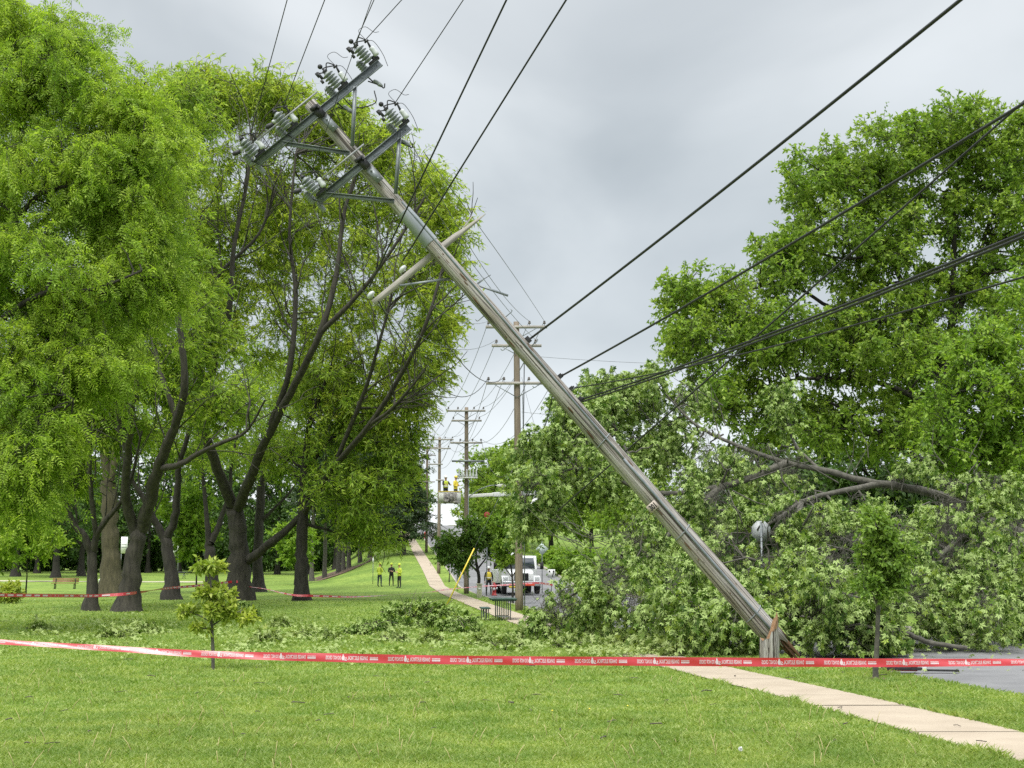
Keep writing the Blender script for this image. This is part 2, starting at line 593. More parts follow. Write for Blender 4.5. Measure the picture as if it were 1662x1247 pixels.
M['leaf_street'] = leafmat('street_tree_leaf', (.09, .18, .03), (.15, .265, .045), (.22, .35, .07), trans=.36)
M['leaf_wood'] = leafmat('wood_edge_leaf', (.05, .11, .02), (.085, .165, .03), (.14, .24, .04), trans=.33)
M['needle'] = leafmat('pine_needle', (.028, .058, .02), (.045, .085, .028), (.07, .115, .04), trans=.15)
M['leaf_litter'] = leafmat('torn_leaf', (.12, .21, .04), (.22, .31, .07), (.36, .44, .13), trans=.25, pale=(.38, .47, .17))
M['blade'] = leafmat('grass_blade', (.20, .305, .062), (.305, .395, .088), (.45, .50, .19), trans=.42, rough=.6, dscale=1.1, ddet=6, dlo=(.74, .84, .82), dhi=(1.14, 1.10, 1.2))


def lawn_material():
    m = bpy.data.materials.new('lawn_turf')
    m.use_nodes = True
    t = m.node_tree
    b = t.nodes['Principled BSDF']
    b.inputs['Roughness'].default_value = .9
    b.inputs['Specular IOR Level'].default_value = .2
    g = t.nodes.new('ShaderNodeNewGeometry')

    def noise(sc, det, st=(1, 1, 1)):
        mpn = t.nodes.new('ShaderNodeMapping')
        mpn.inputs['Scale'].default_value = st
        t.links.new(g.outputs['Position'], mpn.inputs[0])
        n = t.nodes.new('ShaderNodeTexNoise')
        n.inputs['Scale'].default_value = sc
        n.inputs['Detail'].default_value = det
        t.links.new(mpn.outputs[0], n.inputs[0])
        return n.outputs[0]
    c1 = ramp(t, noise(.22, 4), [(.35, (.125, .205, .036)), (.65, (.205, .29, .054))])
    c2 = ramp(t, noise(3.0, 8, (1, .5, 1)), [(.3, (.72, .75, .72)), (.7, (1.25, 1.22, 1.2))])
    c3 = ramp(t, noise(40, 3), [(.3, (.65, .7, .65)), (.7, (1.3, 1.25, 1.25))])
    col = c1
    for c in (c2, c3):
        mm = t.nodes.new('ShaderNodeMix')
        mm.data_type = 'RGBA'
        mm.blend_type = 'MULTIPLY'
        mm.inputs[0].default_value = 1
        t.links.new(col, mm.inputs[6])
        t.links.new(c, mm.inputs[7])
        col = mm.outputs[2]
    t.links.new(col, b.inputs['Base Color'])
    bp = t.nodes.new('ShaderNodeBump')
    bp.inputs['Strength'].default_value = .7
    bp.inputs['Distance'].default_value = .05
    t.links.new(noise(25, 4), bp.inputs['Height'])
    t.links.new(bp.outputs[0], b.inputs['Normal'])
    return m


M['lawn'] = lawn_material()

# ------------------------------------------------------------------ the ground
ROADW = 9.2


def ground():
    ys = np.concatenate([np.arange(-30, 60, 1.0), np.arange(60, 200, 2.0), np.arange(200, 900, 25.0)])
    cols_l = np.array([-700, -400, -250, -170, -120, -90, -70, -55, -44, -36, -30, -25, -21, -18, -15, -12.5, -10, -8, -6, -4.5, -3, -2, -1.2])
    rows = []
    for y in ys:
        k = float(kerb_u(min(y, 420)))
        us = np.concatenate([cols_l, [-SWH, SWH], SWH + (k - .02 - SWH) * np.array([.25, .5, .75, 1.0]), [k + .05],
                             k + ROADW * np.array([.25, .5, .75]), [k + ROADW - .05, k + ROADW + .02], k + ROADW + np.array([1, 2.5, 5, 8, 12, 16, 22, 30, 45, 70, 120, 250, 500, 700])])
        x = cl_x(min(y, 420)) + us
        z = hz(x, np.full_like(x, min(y, 420)))
        road = (us > k) & (us < k + ROADW)
        z = np.where(road, z - .13, z)
        rows.append(np.stack([x, np.full_like(x, y), z], 1))
    V = np.array(rows)
    R_, K_, _ = V.shape
    i = np.arange(R_ - 1)[:, None] * K_ + np.arange(K_ - 1)[None]
    F = np.stack([i, i + 1, i + K_ + 1, i + K_], -1).reshape(-1, 4)
    tag(np_mesh('lawn', V.reshape(-1, 3), [F], M['lawn'], smooth=True), kind='structure')
    # asphalt sheet
    rows = []
    for y in ys:
        yy = min(y, 420)
        k = float(kerb_u(yy))
        us = k + np.linspace(.06, ROADW - .06, 9)
        x = cl_x(yy) + us
        z = hz(x, np.full_like(x, yy)) - .126 + .05 * np.sin(np.linspace(0, np.pi, 9))
        rows.append(np.stack([x, np.full_like(x, y), z], 1))
    V = np.array(rows)
    R_, K_, _ = V.shape
    i = np.arange(R_ - 1)[:, None] * K_ + np.arange(K_ - 1)[None]
    F = np.stack([i, i + 1, i + K_ + 1, i + K_], -1).reshape(-1, 4)
    tag(np_mesh('road', V.reshape(-1, 3), [F], M['asphalt'], smooth=True), kind='structure')
    # kerbs
    for side, nm in ((0, 'near_kerb'), (1, 'far_kerb')):
        b = MB()
        ysel = ys[(ys > 36) & (ys < 420)]
        u = (lambda y: kerb_u(y) - .12) if side == 0 else (lambda y: kerb_u(y) + ROADW - .03)
        P = []
        for y in ysel:
            x0 = cl_x(y) + u(y)
            for du, dz in ((0, -.1), (0, .012), (.15, .012), (.15, -.13)):
                P.append((x0 + du, y, hz(x0 + du, y) + dz))
        n = len(ysel)
        F = [[i * 4 + j, i * 4 + j + 1, i * 4 + 5 + j, i * 4 + 4 + j] for i in range(n - 1) for j in range(3)]
        b.add(P, [F])
        tag(b.build('kerb', M['kerb']), kind='structure')
    # sidewalk slabs over a dark bed
    rng = np.random.default_rng(3)
    b = MB()
    y = 3.0
    ds = 1.5
    while y < 300:
        g = .004 if y < 60 else .012
        y2 = y + ds
        tilt = rng.normal(0, .0015, 4)
        P = []
        for j, (yy) in enumerate(np.linspace(y + g, y2 - g, 3)):
            for ii, uu in enumerate((-SWH, -.2, .2, SWH)):
                xx = cl_x(yy) + uu
                P.append((xx, yy, hz(xx, yy) + .03 + tilt[0] + tilt[1] * uu + tilt[2] * (yy - y)))
        F = [[r * 4 + c, r * 4 + c + 1, r * 4 + c + 5, r * 4 + c + 4] for r in range(2) for c in range(3)]
        b.add(P, [F], 0)
        y = y2
    yb = np.arange(3, 300, 1.0)
    P = [(cl_x(yy) + uu, yy, hz(cl_x(yy) + uu, yy) + .016) for yy in yb for uu in (-SWH, SWH)]
    F = [[2 * i, 2 * i + 1, 2 * i + 3, 2 * i + 2] for i in range(len(yb) - 1)]
    b.add(P, [F], 1)
    tag(b.build('sidewalk', [M['concrete'], M['joint']]), kind='structure')
    # park path far left
    P = []
    xs = np.arange(-75, -29, 2.0)
    for x in xs:
        yc = 146 + 4 * math.sin(x * .06) - (x + 40) * .05
        for dy in (-1.6, 1.6):
            P.append((x, yc + dy, float(hz(x, yc + dy)) + .03))
    F = [[2 * i, 2 * i + 2, 2 * i + 3, 2 * i + 1] for i in range(len(xs) - 1)]
    tag(np_mesh('park_path', P, [np.array(F)], M['path']), kind='structure')


ground()


def road_free(x, y):
    u = x - cl_x(y)
    k = kerb_u(y)
    return ((np.abs(u) > SWH - .02) & (u < k - .02)) | (u > k + ROADW + .1)


def grass():
    rng = np.random.default_rng(11)
    n = 520000
    py = rng.uniform(968, 1330, n)
    px = rng.uniform(-110, 1770, n)
    cyy = (H0 / 2 - py) / F0
    dz = SP + cyy * CP
    dy = CP - cyy * SP
    Y = -CAMH / dz * dy
    X = (px - W0 / 2) / F0 * (-CAMH / dz)
    Y = Y + rng.normal(0, .15, n)
    X = X + rng.normal(0, .1, n)
    u = X - cl_x(Y)
    k = kerb_u(Y)
    ok = (Y < 75) & (Y > 3) & road_free(X, Y) & (u < k)
    X, Y = X[ok], Y[ok]
    n = len(X)
    u = X - cl_x(Y)
    Z = hz(X, Y)
    patch = .5 + .5 * np.sin(X * .9 + 2 * np.sin(Y * .35)) * np.sin(Y * .6 + 1.3 * np.sin(X * .5))
    edge = np.exp(-np.minimum(np.abs(np.abs(u) - SWH), np.abs(u - kerb_u(Y))) / .12)
    tuft = np.clip(np.sin(X * 2.3 + 3 * np.sin(Y * .8)) * np.sin(Y * 1.7 + 2.1 * np.sin(X * 1.1)) - .45, 0, 1)
    h = rng.uniform(.03, .06, n) * (.75 + .5 * patch + 1.2 * tuft) * (1 + .7 * edge * rng.random(n)) * (1 + .2 * (rng.random(n) > .97))
    w = .0035 + Y * .00042
    a = rng.uniform(0, 2 * np.pi, n)
    lean = rng.uniform(.3, 1.5, n) * h
    la = rng.uniform(0, 2 * np.pi, n)
    B = np.stack([X, Y, Z - .004], 1)
    side = np.stack([np.cos(a), np.sin(a) * .5, np.zeros(n)], 1) * w[:, None]
    mid = B + np.stack([np.cos(la) * lean * .3, np.sin(la) * lean * .3, h * .6], 1)
    tip = B + np.stack([np.cos(la) * lean, np.sin(la) * lean, h], 1)
    V = np.stack([B - side, B + side, mid + side * .75, tip, mid - side * .75], 1).reshape(-1, 3)
    i = np.arange(n)[:, None] * 5
    F = i + np.array([[0, 1, 2, 3, 4]])
    tag(np_mesh('grass', V, [F], M['blade']), kind='stuff')


grass()

# ------------------------------------------------------------------ foliage machinery
LEAF1 = (np.array([(0, 0, 0), (.45, .24, .05), (1, 0, -.08), (.45, -.24, .05)]), np.array([[0, 1, 2, 3]]))
LEAFN = (np.array([(0, 0, 0), (.4, .13, .03), (1, 0, -.12), (.4, -.13, .03)]), np.array([[0, 1, 2, 3]]))


def pinnate():
    V, F = [], []
    for i, (s, l) in enumerate(((.12, .26), (.32, .32), (.55, .32), (.78, .27))):
        for sd in (-1, 1):
            b = len(V)
            V += [(s, 0, -.25 * s * s), (s + .10, sd * l * .6, .02 - .25 * s * s), (s + .10, sd * l, -.08 - .25 * s * s), (s - .02, sd * l * .5, -.25 * s * s)]
            F.append([b, b + 1, b + 2, b + 3])
    b = len(V)
    V += [(.85, 0, -.2), (.95, .07, -.22), (1.15, 0, -.34), (.95, -.07, -.22)]
    F.append([b, b + 1, b + 2, b + 3])
    return np.array(V), np.array(F)


PINN = pinnate()


def maple():
    V = [(0, 0, 0)]
    F = []
    for a, l, w in ((0, 1.0, .17), (48, .82, .15), (-48, .82, .15), (98, .5, .12), (-98, .5, .12)):
        a = rad(a)
        d = np.array((math.cos(a), math.sin(a), 0))
        s = np.array((-math.sin(a), math.cos(a), 0))
        b = len(V)
        m = d * l * .5
        V += [tuple(m + s * w + (0, 0, .03)), tuple(d * l - np.array((0, 0, .16 * l))), tuple(m - s * w + (0, 0, .03))]
        F.append([0, b + 2, b + 1, b])
    V = np.array(V)
    V[:, 0] += .1
    return V * np.array((.9, .9, 1)), np.array(F)


MAPLE = maple()


def unit(v):
    return v / (np.linalg.norm(v, axis=-1, keepdims=True) + 1e-9)


def leaf_arrays(P, D, size, tmpl, rng, up=.6):
    V0, F0_ = tmpl
    n = len(P)
    nrm = rng.normal(0, 1, (n, 3))
    nrm[:, 2] = np.abs(nrm[:, 2]) * .4 + up
    S = unit(np.cross(D, nrm))
    Nn = np.cross(S, D)
    V = P[:, None] + size[:, None, None] * (V0[None, :, 0:1] * D[:, None] + V0[None, :, 1:2] * S[:, None] + V0[None, :, 2:3] * Nn[:, None])
    k = len(V0)
    F = (np.arange(n) * k)[:, None, None] + F0_[None]
    return V.reshape(-1, 3), F.reshape(-1, F0_.shape[1])


def make_tree(name, label, cat, base, limbs, lobes, clump_r, ntwig, nleaf, lsize, leaf, bark, tmpl=LEAF1, seed=1, droop=.25, group=None,
              shell=.35, up=.6, K=9, twig_r=.012, minz=.25, flare=1.0, local=False, bare=None, wind=(0, 0, 0), updir=.5, carve=None):
    """limbs: [(points, r0, r1)], first is the trunk; lobes: [(centre, radii, n)]"""
    rng = np.random.default_rng(seed)
    base = np.array(base, float)
    root = empty(name, base)
    tag(root, label, cat, group)
    tv, tf, nv = [], [], 0
    A, AR = [], []

    def addtube(P, R, K_):
        nonlocal nv
        V, F = tube_arr(P, R, K_)
        tv.append(V)
        tf.append(F + nv)
        nv += len(V)
    for li, (pts, r0, r1) in enumerate(limbs):
        P = smooth_path(np.array(pts, float) - (0 if local else base), 5)
        S = len(P)
        s = np.linspace(0, 1, S)
        R = r0 + (r1 - r0) * s ** .85
        jit = rng.normal(0, .25, (S, 3)) * R[:, None] * .35
        jit[0] = 0
        P = P + jit
        if li == 0 and flare:
            hgt = P[:, 2] - P[0, 2]
            R = R * (1 + .75 * flare * np.exp(-hgt / (1.4 * r0)))
            P[0, 2] -= .15
        R = R * (1 + rng.normal(0, .04, S))
        addtube(P[None], R[None], K)
        if S > 3:
            A.append(P[2:])
            AR.append(R[2:])
    A = np.concatenate(A)
    AR = np.concatenate(AR)
    Cs = []
    for c, r, n in lobes:
        c = np.array(c, float) - (0 if local else base)
        r = np.array(r, float)
        d = unit(rng.normal(0, 1, (n, 3)))
        rr = rng.random((n, 1)) ** shell
        Cs.append(c + d * rr * r)
    Cs = np.concatenate(Cs)
    gz = 0 if local else None
    ground_rel = (hz(Cs[:, 0] + base[0], Cs[:, 1] + base[1]) - base[2]) if not local else np.zeros(len(Cs))
    Cs[:, 2] = np.maximum(Cs[:, 2], ground_rel + minz)
    rng.shuffle(Cs)
    n = len(Cs)
    parts = np.array_split(np.arange(n), 4)
    for pi, idx in enumerate(parts):
        if not len(idx):
            continue
        cc = Cs[idx]
        dd = cc[:, None] - A[None]
        dist = np.linalg.norm(dd, axis=2)
        cost = dist + 1.2 * np.maximum(0, -dd[:, :, 2]) * updir * 2 + .15 * np.abs(AR[None] - .06) * 10
        j = cost.argmin(1)
        a = A[j]
        d = dist[np.arange(len(idx)), j]
        mid = a + (cc - a) * .5 + rng.normal(0, .12, (len(idx), 3)) * d[:, None] + np.array((0, 0, .10)) * d[:, None]
        t = np.linspace(0, 1, 7)[None, :, None]
        P = (1 - t) ** 2 * a[:, None] + 2 * t * (1 - t) * mid[:, None] + t * t * cc[:, None]
        wig = rng.normal(0, .035, P.shape) * d[:, None, None]
        wig[:, 0] = 0
        P = P + wig
        r0 = np.minimum(.018 + .016 * d, AR[j] * .75)
        R = r0[:, None] * (1 - .75 * np.linspace(0, 1, 7)[None]) + .004
        addtube(P, R, 5)
        A = np.concatenate([A, P[:, 2:6].reshape(-1, 3)])
        AR = np.concatenate([AR, R[:, 2:6].ravel()])
    # twigs and leaves
    T = ntwig
    d = rng.normal(0, 1, (n, T, 3))
    d[..., 2] = d[..., 2] * .8 + .25
    d = unit(d)
    cr = np.broadcast_to(np.asarray(clump_r, float), (3,)) if np.ndim(clump_r) else np.array((clump_r,) * 3)
    rr = rng.uniform(.4, 1.35, (n, T, 1)) * rng.uniform(.55, 1.35, (n, 1, 1))
    start = Cs[:, None] + d * rng.uniform(0, .25, (n, T, 1)) * cr
    end = Cs[:, None] + d * rr * cr
    ts = np.linspace(0, 1, 4)[None, None, :, None]
    P = start[:, :, None] * (1 - ts) + end[:, :, None] * ts
    P = P + np.array((0, 0, 1.0)) * (.35 * ts * (1 - ts) - droop * ts * ts) * cr[2] + np.array(wind) * ts * ts
    P = P + rng.normal(0, .03, P.shape) * cr[0]
    B = P.reshape(-1, 4, 3)
    if carve:
        q = B[:, 2] + base - np.array((0, 0, CAMH))
        dep = q[:, 1] * CP + q[:, 2] * SP
        ppx = W0 / 2 + F0 * q[:, 0] / dep
        ppy = H0 / 2 - F0 * (q[:, 2] * CP - q[:, 1] * SP) / dep
        keep = np.ones(len(B), bool)
        for cx_, cy_, cr_, ym, pr in carve[:2]:
            keep &= ~(((ppx - cx_) ** 2 + (ppy - cy_) ** 2 < (cr_ + 6) ** 2) & (q[:, 1] < ym))
        B = B[keep]
        T = None
    zmin = (hz(B[..., 0] + base[0], B[..., 1] + base[1]) - base[2] + .06) if not local else .05
    B[..., 2] = np.maximum(B[..., 2], zmin)
    R = np.array([twig_r, twig_r * .8, twig_r * .6, twig_r * .3])[None].repeat(len(B), 0)
    addtube(B, R, 3)
    if bare is not None:
        for (p, rr0) in bare:
            P_ = smooth_path(np.array(p, float) - (0 if local else base), 4)
            addtube(P_[None], np.linspace(rr0, rr0 * .3, len(P_))[None], 5)
    tr = np_mesh('trunk', np.concatenate(tv), [np.concatenate(tf)], bark, parent=root, smooth=True)
    Ln = nleaf
    s = rng.uniform(.25, 1.0, (len(B), Ln))
    f = s * 3
    i0 = np.minimum(f.astype(int), 2)
    fr = (f - i0)[..., None]
    bi = np.arange(len(B))[:, None]
    LP = B[bi, i0] * (1 - fr) + B[bi, i0 + 1] * fr
    td = unit(B[:, 3] - B[:, 0])[:, None]
    D = td * .55 + rng.normal(0, .65, (len(B), Ln, 3)) + np.array((0, 0, -droop * 1.1)) + np.array(wind) * .8
    D = unit(D)
    LP = LP.reshape(-1, 3)
    D = D.reshape(-1, 3)
    if carve:
        Wp = LP + base
        q = Wp - np.array((0, 0, CAMH))
        dep = q[:, 1] * CP + q[:, 2] * SP
        ppx = W0 / 2 + F0 * q[:, 0] / dep
        ppy = H0 / 2 - F0 * (q[:, 2] * CP - q[:, 1] * SP) / dep
        keep = np.ones(len(LP), bool)
        for cx_, cy_, cr_, ym, pr in carve:
            keep &= ~(((ppx - cx_) ** 2 + (ppy - cy_) ** 2 < cr_ ** 2) & (Wp[:, 1] < ym) & (rng.random(len(LP)) < pr))
        LP, D = LP[keep], D[keep]
    sz = lsize * rng.uniform(.5, 1.35, len(LP))
    V, F = leaf_arrays(LP, D, sz, tmpl, rng, up)
    np_mesh('crown', V, [F], leaf, parent=root)
    return root


def pxl(lst, Y=None):
    """pixel polyline -> world points; entries (px,py[,Y])"""
    return [at(p[0], p[1], p[2] if len(p) > 2 else Y) for p in lst]


def lob(cx, cy, Y, rx, ry, rY, n):
    s = F0 / Y
    return (at(cx, cy, Y), (rx / s, rY, ry / s), n)


# ------------------------------------------------------------------ left grove
DENS = 1.0


def n_(k):
    return max(1, int(k * DENS))


# near tree whose trunk stands out of the frame on the left
b0 = np.array((-19.5, 42, 0.0))
make_tree('honey_locust', 'nearest locust tree with long drooping bright green sprays filling the upper left corner', 'tree', b0,
          [([b0, b0 + (0, 0, 5), b0 + (.6, -.5, 9)], .42, .3),
           (pxl([(-200, 560, 42), (-60, 440, 41), (5, 385, 40), (35, 345, 40), (75, 310, 40), (130, 300, 40)]), .16, .04),
           (pxl([(-200, 560, 42), (-40, 460, 42), (60, 370, 42), (120, 300, 42), (112, 240, 42), (110, 180, 42)]), .14, .03),
           (pxl([(120, 300, 42), (150, 290, 42), (185, 215, 41), (215, 190, 41), (235, 135, 41)]), .10, .02),
           (pxl([(-200, 600, 41), (-60, 560, 40), (60, 480, 39), (150, 470, 39), (230, 440, 39)]), .13, .03),
           (pxl([(-200, 640, 41), (-40, 640, 40), (60, 620, 39), (120, 650, 38.5)]), .12, .03),
           (pxl([(-200, 500, 43), (-90, 250, 43), (-20, 120, 42), (60, 60, 42)]), .16, .03)],
          [lob(20, 40, 42, 70, 50, 2, n_(20)), lob(110, 70, 42, 50, 40, 2, n_(10)), lob(-60, 140, 42, 140, 130, 3, n_(40)), lob(80, 130, 41.5, 90, 80, 2.5, n_(34)), lob(190, 170, 41, 75, 65, 2, n_(26)), lob(60, 280, 40.5, 130, 90, 3, n_(44)),
           lob(200, 310, 41, 85, 90, 2.5, n_(34)), lob(250, 240, 41.5, 55, 70, 2, n_(14)), lob(60, 440, 40, 140, 100, 3, n_(52)), lob(210, 460, 41, 85, 80, 2, n_(26)), lob(250, 380, 42, 55, 60, 2, n_(10)),
           lob(60, 590, 39.5, 110, 90, 2.5, n_(42)), lob(150, 590, 40, 60, 70, 2, n_(14)), lob(20, 720, 39, 75, 85, 2, n_(30)), lob(75, 700, 39.5, 45, 70, 1.5, n_(10)), lob(-80, 400, 41, 120, 200, 3, n_(50)),
           lob(-100, 680, 40, 100, 120, 3, n_(24)), lob(30, 810, 39, 55, 50, 1.2, n_(8))],
          1.0, 15, 8, .34, M['leaf_near'], M['bark_dark'], PINN, seed=5, droop=.55, up=.5, shell=.45, twig_r=.008, wind=(.18, 0, -.05))

WIND = (.16, 0, 0)


def grove(label, px, py, Y, tw, trunk, limbs, lobes, seed, leaf='leaf_locust', bark='bark', cr=1.25, nt_=20, nl=13, ls=.27, shell=.45, up=.55, front=0.0, nb=0):
    s = F0 / Y
    g = gnd(px, py)
    sc = g[1] / Y
    base = at(px, py, Y)
    base[2] = hz(base[0], base[1])
    lim = [([base] + pxl(trunk, Y), tw / s / 2, tw / s / 2 * .78)]
    rg = np.random.default_rng(seed + 500)

    def fr(q):
        return front * min(1, max(0, (trunk[-1][1] - q[1]) / 260.0))
    for pts, w0, w1 in limbs:
        pp = [(q[0], q[1], (q[2] if len(q) > 2 else Y) - fr(q)) for q in pts]
        lim.append((pxl(pp), w0 / s / 2, w1 / s / 2))
        # forking boughs that climb and spread out of each limb
        ppx = smooth_path(np.array(pp, float), 6)
        for k in range(nb):
            i = int(rg.uniform(.3, 1) * (len(ppx) - 1))
            a0 = ppx[i]
            t = ppx[min(i + 1, len(ppx) - 1)] - ppx[max(i - 1, 0)]
            ang = math.atan2(-t[1], t[0]) + rg.choice((-1, 1)) * rg.uniform(.35, .8)
            ang = ang * .7 + rg.uniform(.9, 2.1) * .3
            ln = rg.uniform(60, 150)
            q = [tuple(a0)]
            for j in range(1, 6):
                ang += rg.normal(0, .16)
                pv = q[-1]
                q.append((pv[0] + math.cos(ang) * ln / 5, pv[1] - math.sin(ang) * ln / 5, pv[2] + rg.normal(-.1, .3)))
            lim.append((pxl(q), rg.uniform(1.8, 3.4) / s / 2, .8 / s / 2))
            for m in range(2):
                a1 = q[int(rg.integers(1, 5))]
                an2 = ang + rg.choice((-1, 1)) * rg.uniform(.4, .9)
                l2 = rg.uniform(30, 70)
                q2 = [a1]
                for j in range(3):
                    an2 += rg.normal(0, .2)
                    q2.append((q2[-1][0] + math.cos(an2) * l2 / 3, q2[-1][1] - math.sin(an2) * l2 / 3, q2[-1][2] + rg.normal(0, .2)))
                lim.append((pxl(q2), 1.4 / s / 2, .7 / s / 2))
    return make_tree('honey_locust', label, 'tree', base, lim, [lob(*l[:6], int(l[6] * (2.7 if l[0] < 590 else 1.75))) for l in lobes], cr, nt_, nl, ls * 1.08, M[leaf], M[bark], LEAFN if ls < .3 else LEAF1,
                     seed=seed, droop=.3, shell=shell, up=up, twig_r=.012, wind=WIND)


grove('large vase shaped locust with red tape round its trunk behind the yellowish sapling', 388, 972, 75, 34,
      [(388, 900), (384, 850), (380, 822)],
      [([(380, 825), (352, 760), (330, 690), (318, 600), (322, 500), (310, 400), (300, 290)], 20, 5),
       ([(330, 690), (345, 600, 74), (372, 500, 73), (380, 400, 73), (400, 300, 73), (410, 220, 73)], 14, 3),
       ([(318, 600), (290, 520, 76), (262, 440, 77), (250, 330, 77)], 10, 3),
       ([(384, 830), (405, 780, 74), (425, 730, 74), (470, 640, 74), (520, 540, 74), (545, 450, 74), (560, 340, 74), (590, 250, 74)], 19, 4),
       ([(440, 690, 74), (470, 600, 75), (480, 480, 76), (470, 380, 76), (480, 250, 76)], 12, 3),
       ([(520, 540, 74), (580, 480, 73), (640, 400, 72), (690, 320, 72)], 9, 3),
       ([(396, 915), (440, 880, 74), (490, 835, 74), (540, 760, 73), (600, 690, 72), (650, 610, 72), (690, 530, 71), (720, 430, 71)], 15, 4),
       ([(600, 690, 72), (640, 660, 71), (690, 600, 71)], 7, 3),
       ([(540, 760, 73), (590, 640, 74), (620, 540, 74), (640, 460, 74)], 8, 3),
       ([(322, 500), (360, 440, 75), (420, 380, 75), (450, 300, 75)], 8, 3)],
      [(270, 165, 77, 50, 45, 3, n_(12)), (430, 165, 75, 75, 48, 3, n_(28)), (340, 165, 76, 60, 48, 3, n_(22)), (520, 200, 75, 70, 50, 3, n_(28)), (605, 250, 74, 65, 50, 3, n_(26)), (680, 310, 73, 60, 55, 3, n_(22)), (715, 350, 72, 45, 50, 2, n_(12)),
       (690, 430, 72, 60, 65, 3, n_(20)), (700, 520, 71, 48, 70, 3, n_(18)), (670, 600, 71, 55, 60, 3, n_(20)), (640, 660, 72, 60, 50, 3, n_(18)),
       (560, 340, 75, 120, 90, 5, n_(30)), (430, 320, 76, 120, 100, 5, n_(32)), (360, 420, 80, 90, 80, 4, n_(14)), (470, 400, 80, 90, 90, 4, n_(14)), (330, 330, 77, 90, 100, 5, n_(18)), (580, 480, 74, 120, 100, 5, n_(24)), (450, 500, 76, 120, 100, 5, n_(20)), (340, 520, 76, 70, 100, 5, n_(12)), (560, 620, 74, 90, 70, 4, n_(18)), (740, 400, 71, 25, 90, 1.5, n_(8))],
      21, cr=1.05, nt_=16, nl=10, front=6.5, nb=9)

grove('leaning forked locust, thickest grey trunk left of the sapling', 206, 993, 60, 31,
      [(214, 930), (222, 880), (227, 855)],
      [([(220, 865), (206, 820), (204, 770), (208, 735), (196, 690), (184, 620), (170, 540), (160, 440)], 19, 4),
       ([(208, 735), (215, 660, 59), (230, 560, 58), (225, 460, 58)], 11, 3),
       ([(229, 860), (244, 810), (256, 760), (272, 720), (288, 680), (300, 620), (290, 520), (280, 420), (262, 320)], 24, 5),
       ([(262, 760), (290, 755, 59), (320, 738, 59), (352, 722, 58), (400, 700, 58), (430, 650, 58)], 12, 3),
       ([(288, 680), (262, 610, 61), (240, 520, 62), (215, 420, 62)], 11, 3)],
      [(250, 260, 62, 75, 60, 3, n_(20)), (300, 180, 64, 60, 50, 3, n_(12)), (230, 370, 62, 85, 70, 4, n_(22)), (290, 450, 61, 70, 70, 4, n_(16)), (160, 480, 61, 75, 70, 3, n_(16)), (200, 580, 60, 90, 60, 4, n_(16)), (320, 560, 60, 60, 60, 4, n_(10)), (360, 660, 58, 70, 40, 3, n_(9)), (270, 640, 60, 80, 40, 3, n_(8))],
      22, leaf='leaf_locust2', cr=1.0, nt_=17, nl=11, ls=.25, front=4.5, nb=6)

grove('smaller locust forking low into two crooked limbs, left of the thickest grey trunk', 148, 992, 60.5, 19,
      [(150, 930), (150, 895)],
      [([(149, 900), (138, 872), (120, 850), (108, 820), (98, 780), (85, 730), (90, 660)], 14, 3),
       ([(152, 895), (158, 865), (180, 835), (200, 808), (215, 770), (230, 700)], 13, 3),
       ([(156, 868), (148, 800), (146, 740), (152, 660), (140, 580)], 9, 3)],
      [(95, 700, 61, 60, 60, 3, n_(14)), (150, 620, 61, 70, 60, 3, n_(14)), (110, 780, 62, 50, 40, 2.5, n_(9)), (190, 700, 62, 60, 50, 3, n_(9)), (130, 520, 62, 60, 60, 3, n_(10))],
      23, leaf='leaf_locust2', cr=.95, nt_=17, nl=12, ls=.25, front=3, nb=5)

grove('straight thick mossy brown trunk standing between the two grey forked locusts', 182, 963, 88, 32,
      [(180, 900), (178, 840), (176, 780)],
      [([(176, 790), (165, 700), (150, 600), (155, 480)], 16, 4), ([(178, 780), (200, 680), (220, 560), (210, 430)], 15, 4)],
      [(150, 560, 89, 70, 80, 5, n_(14)), (220, 480, 89, 80, 90, 5, n_(18)), (200, 350, 90, 80, 80, 5, n_(16)), (120, 640, 89, 60, 60, 4, n_(8))],
      24, bark='bark_moss', leaf='leaf_locust2', cr=1.4, nt_=18, nl=12)

grove('dark leaning locust trunk crossed by bright red tape, right of the thickest grey trunk', 279, 973, 76, 22,
      [(277, 930), (272, 890), (267, 868)],
      [([(268, 875), (250, 845), (236, 815), (215, 780), (190, 720)], 15, 4), ([(271, 872), (284, 840), (288, 790), (292, 750), (310, 690), (330, 600), (335, 500)], 15, 4)],
      [(300, 600, 77, 70, 80, 4, n_(12)), (330, 480, 78, 60, 90, 4, n_(10)), (230, 700, 77, 60, 50, 4, n_(8)), (180, 640, 78, 60, 60, 4, n_(8)), (290, 740, 77, 60, 30, 3, n_(5))],
      25, bark='bark_dark', leaf='leaf_locust2', cr=1.25, nt_=17, nl=12, front=3, nb=4)

grove('slender forked locust in shade directly behind the yellowish sapling', 345, 953, 92, 20,
      [(342, 910), (340, 880)],
      [([(340, 885), (336, 850), (332, 800), (325, 740), (318, 650)], 11, 3), ([(343, 880), (356, 850), (372, 800), (378, 740), (400, 640)], 12, 3)],
      [(320, 680, 93, 60, 60, 4, n_(9)), (400, 620, 93, 70, 60, 4, n_(10)), (360, 740, 93, 60, 40, 4, n_(7))],
      26, bark='bark_dark', leaf='leaf_locust2', cr=1.4, nt_=16, nl=11)

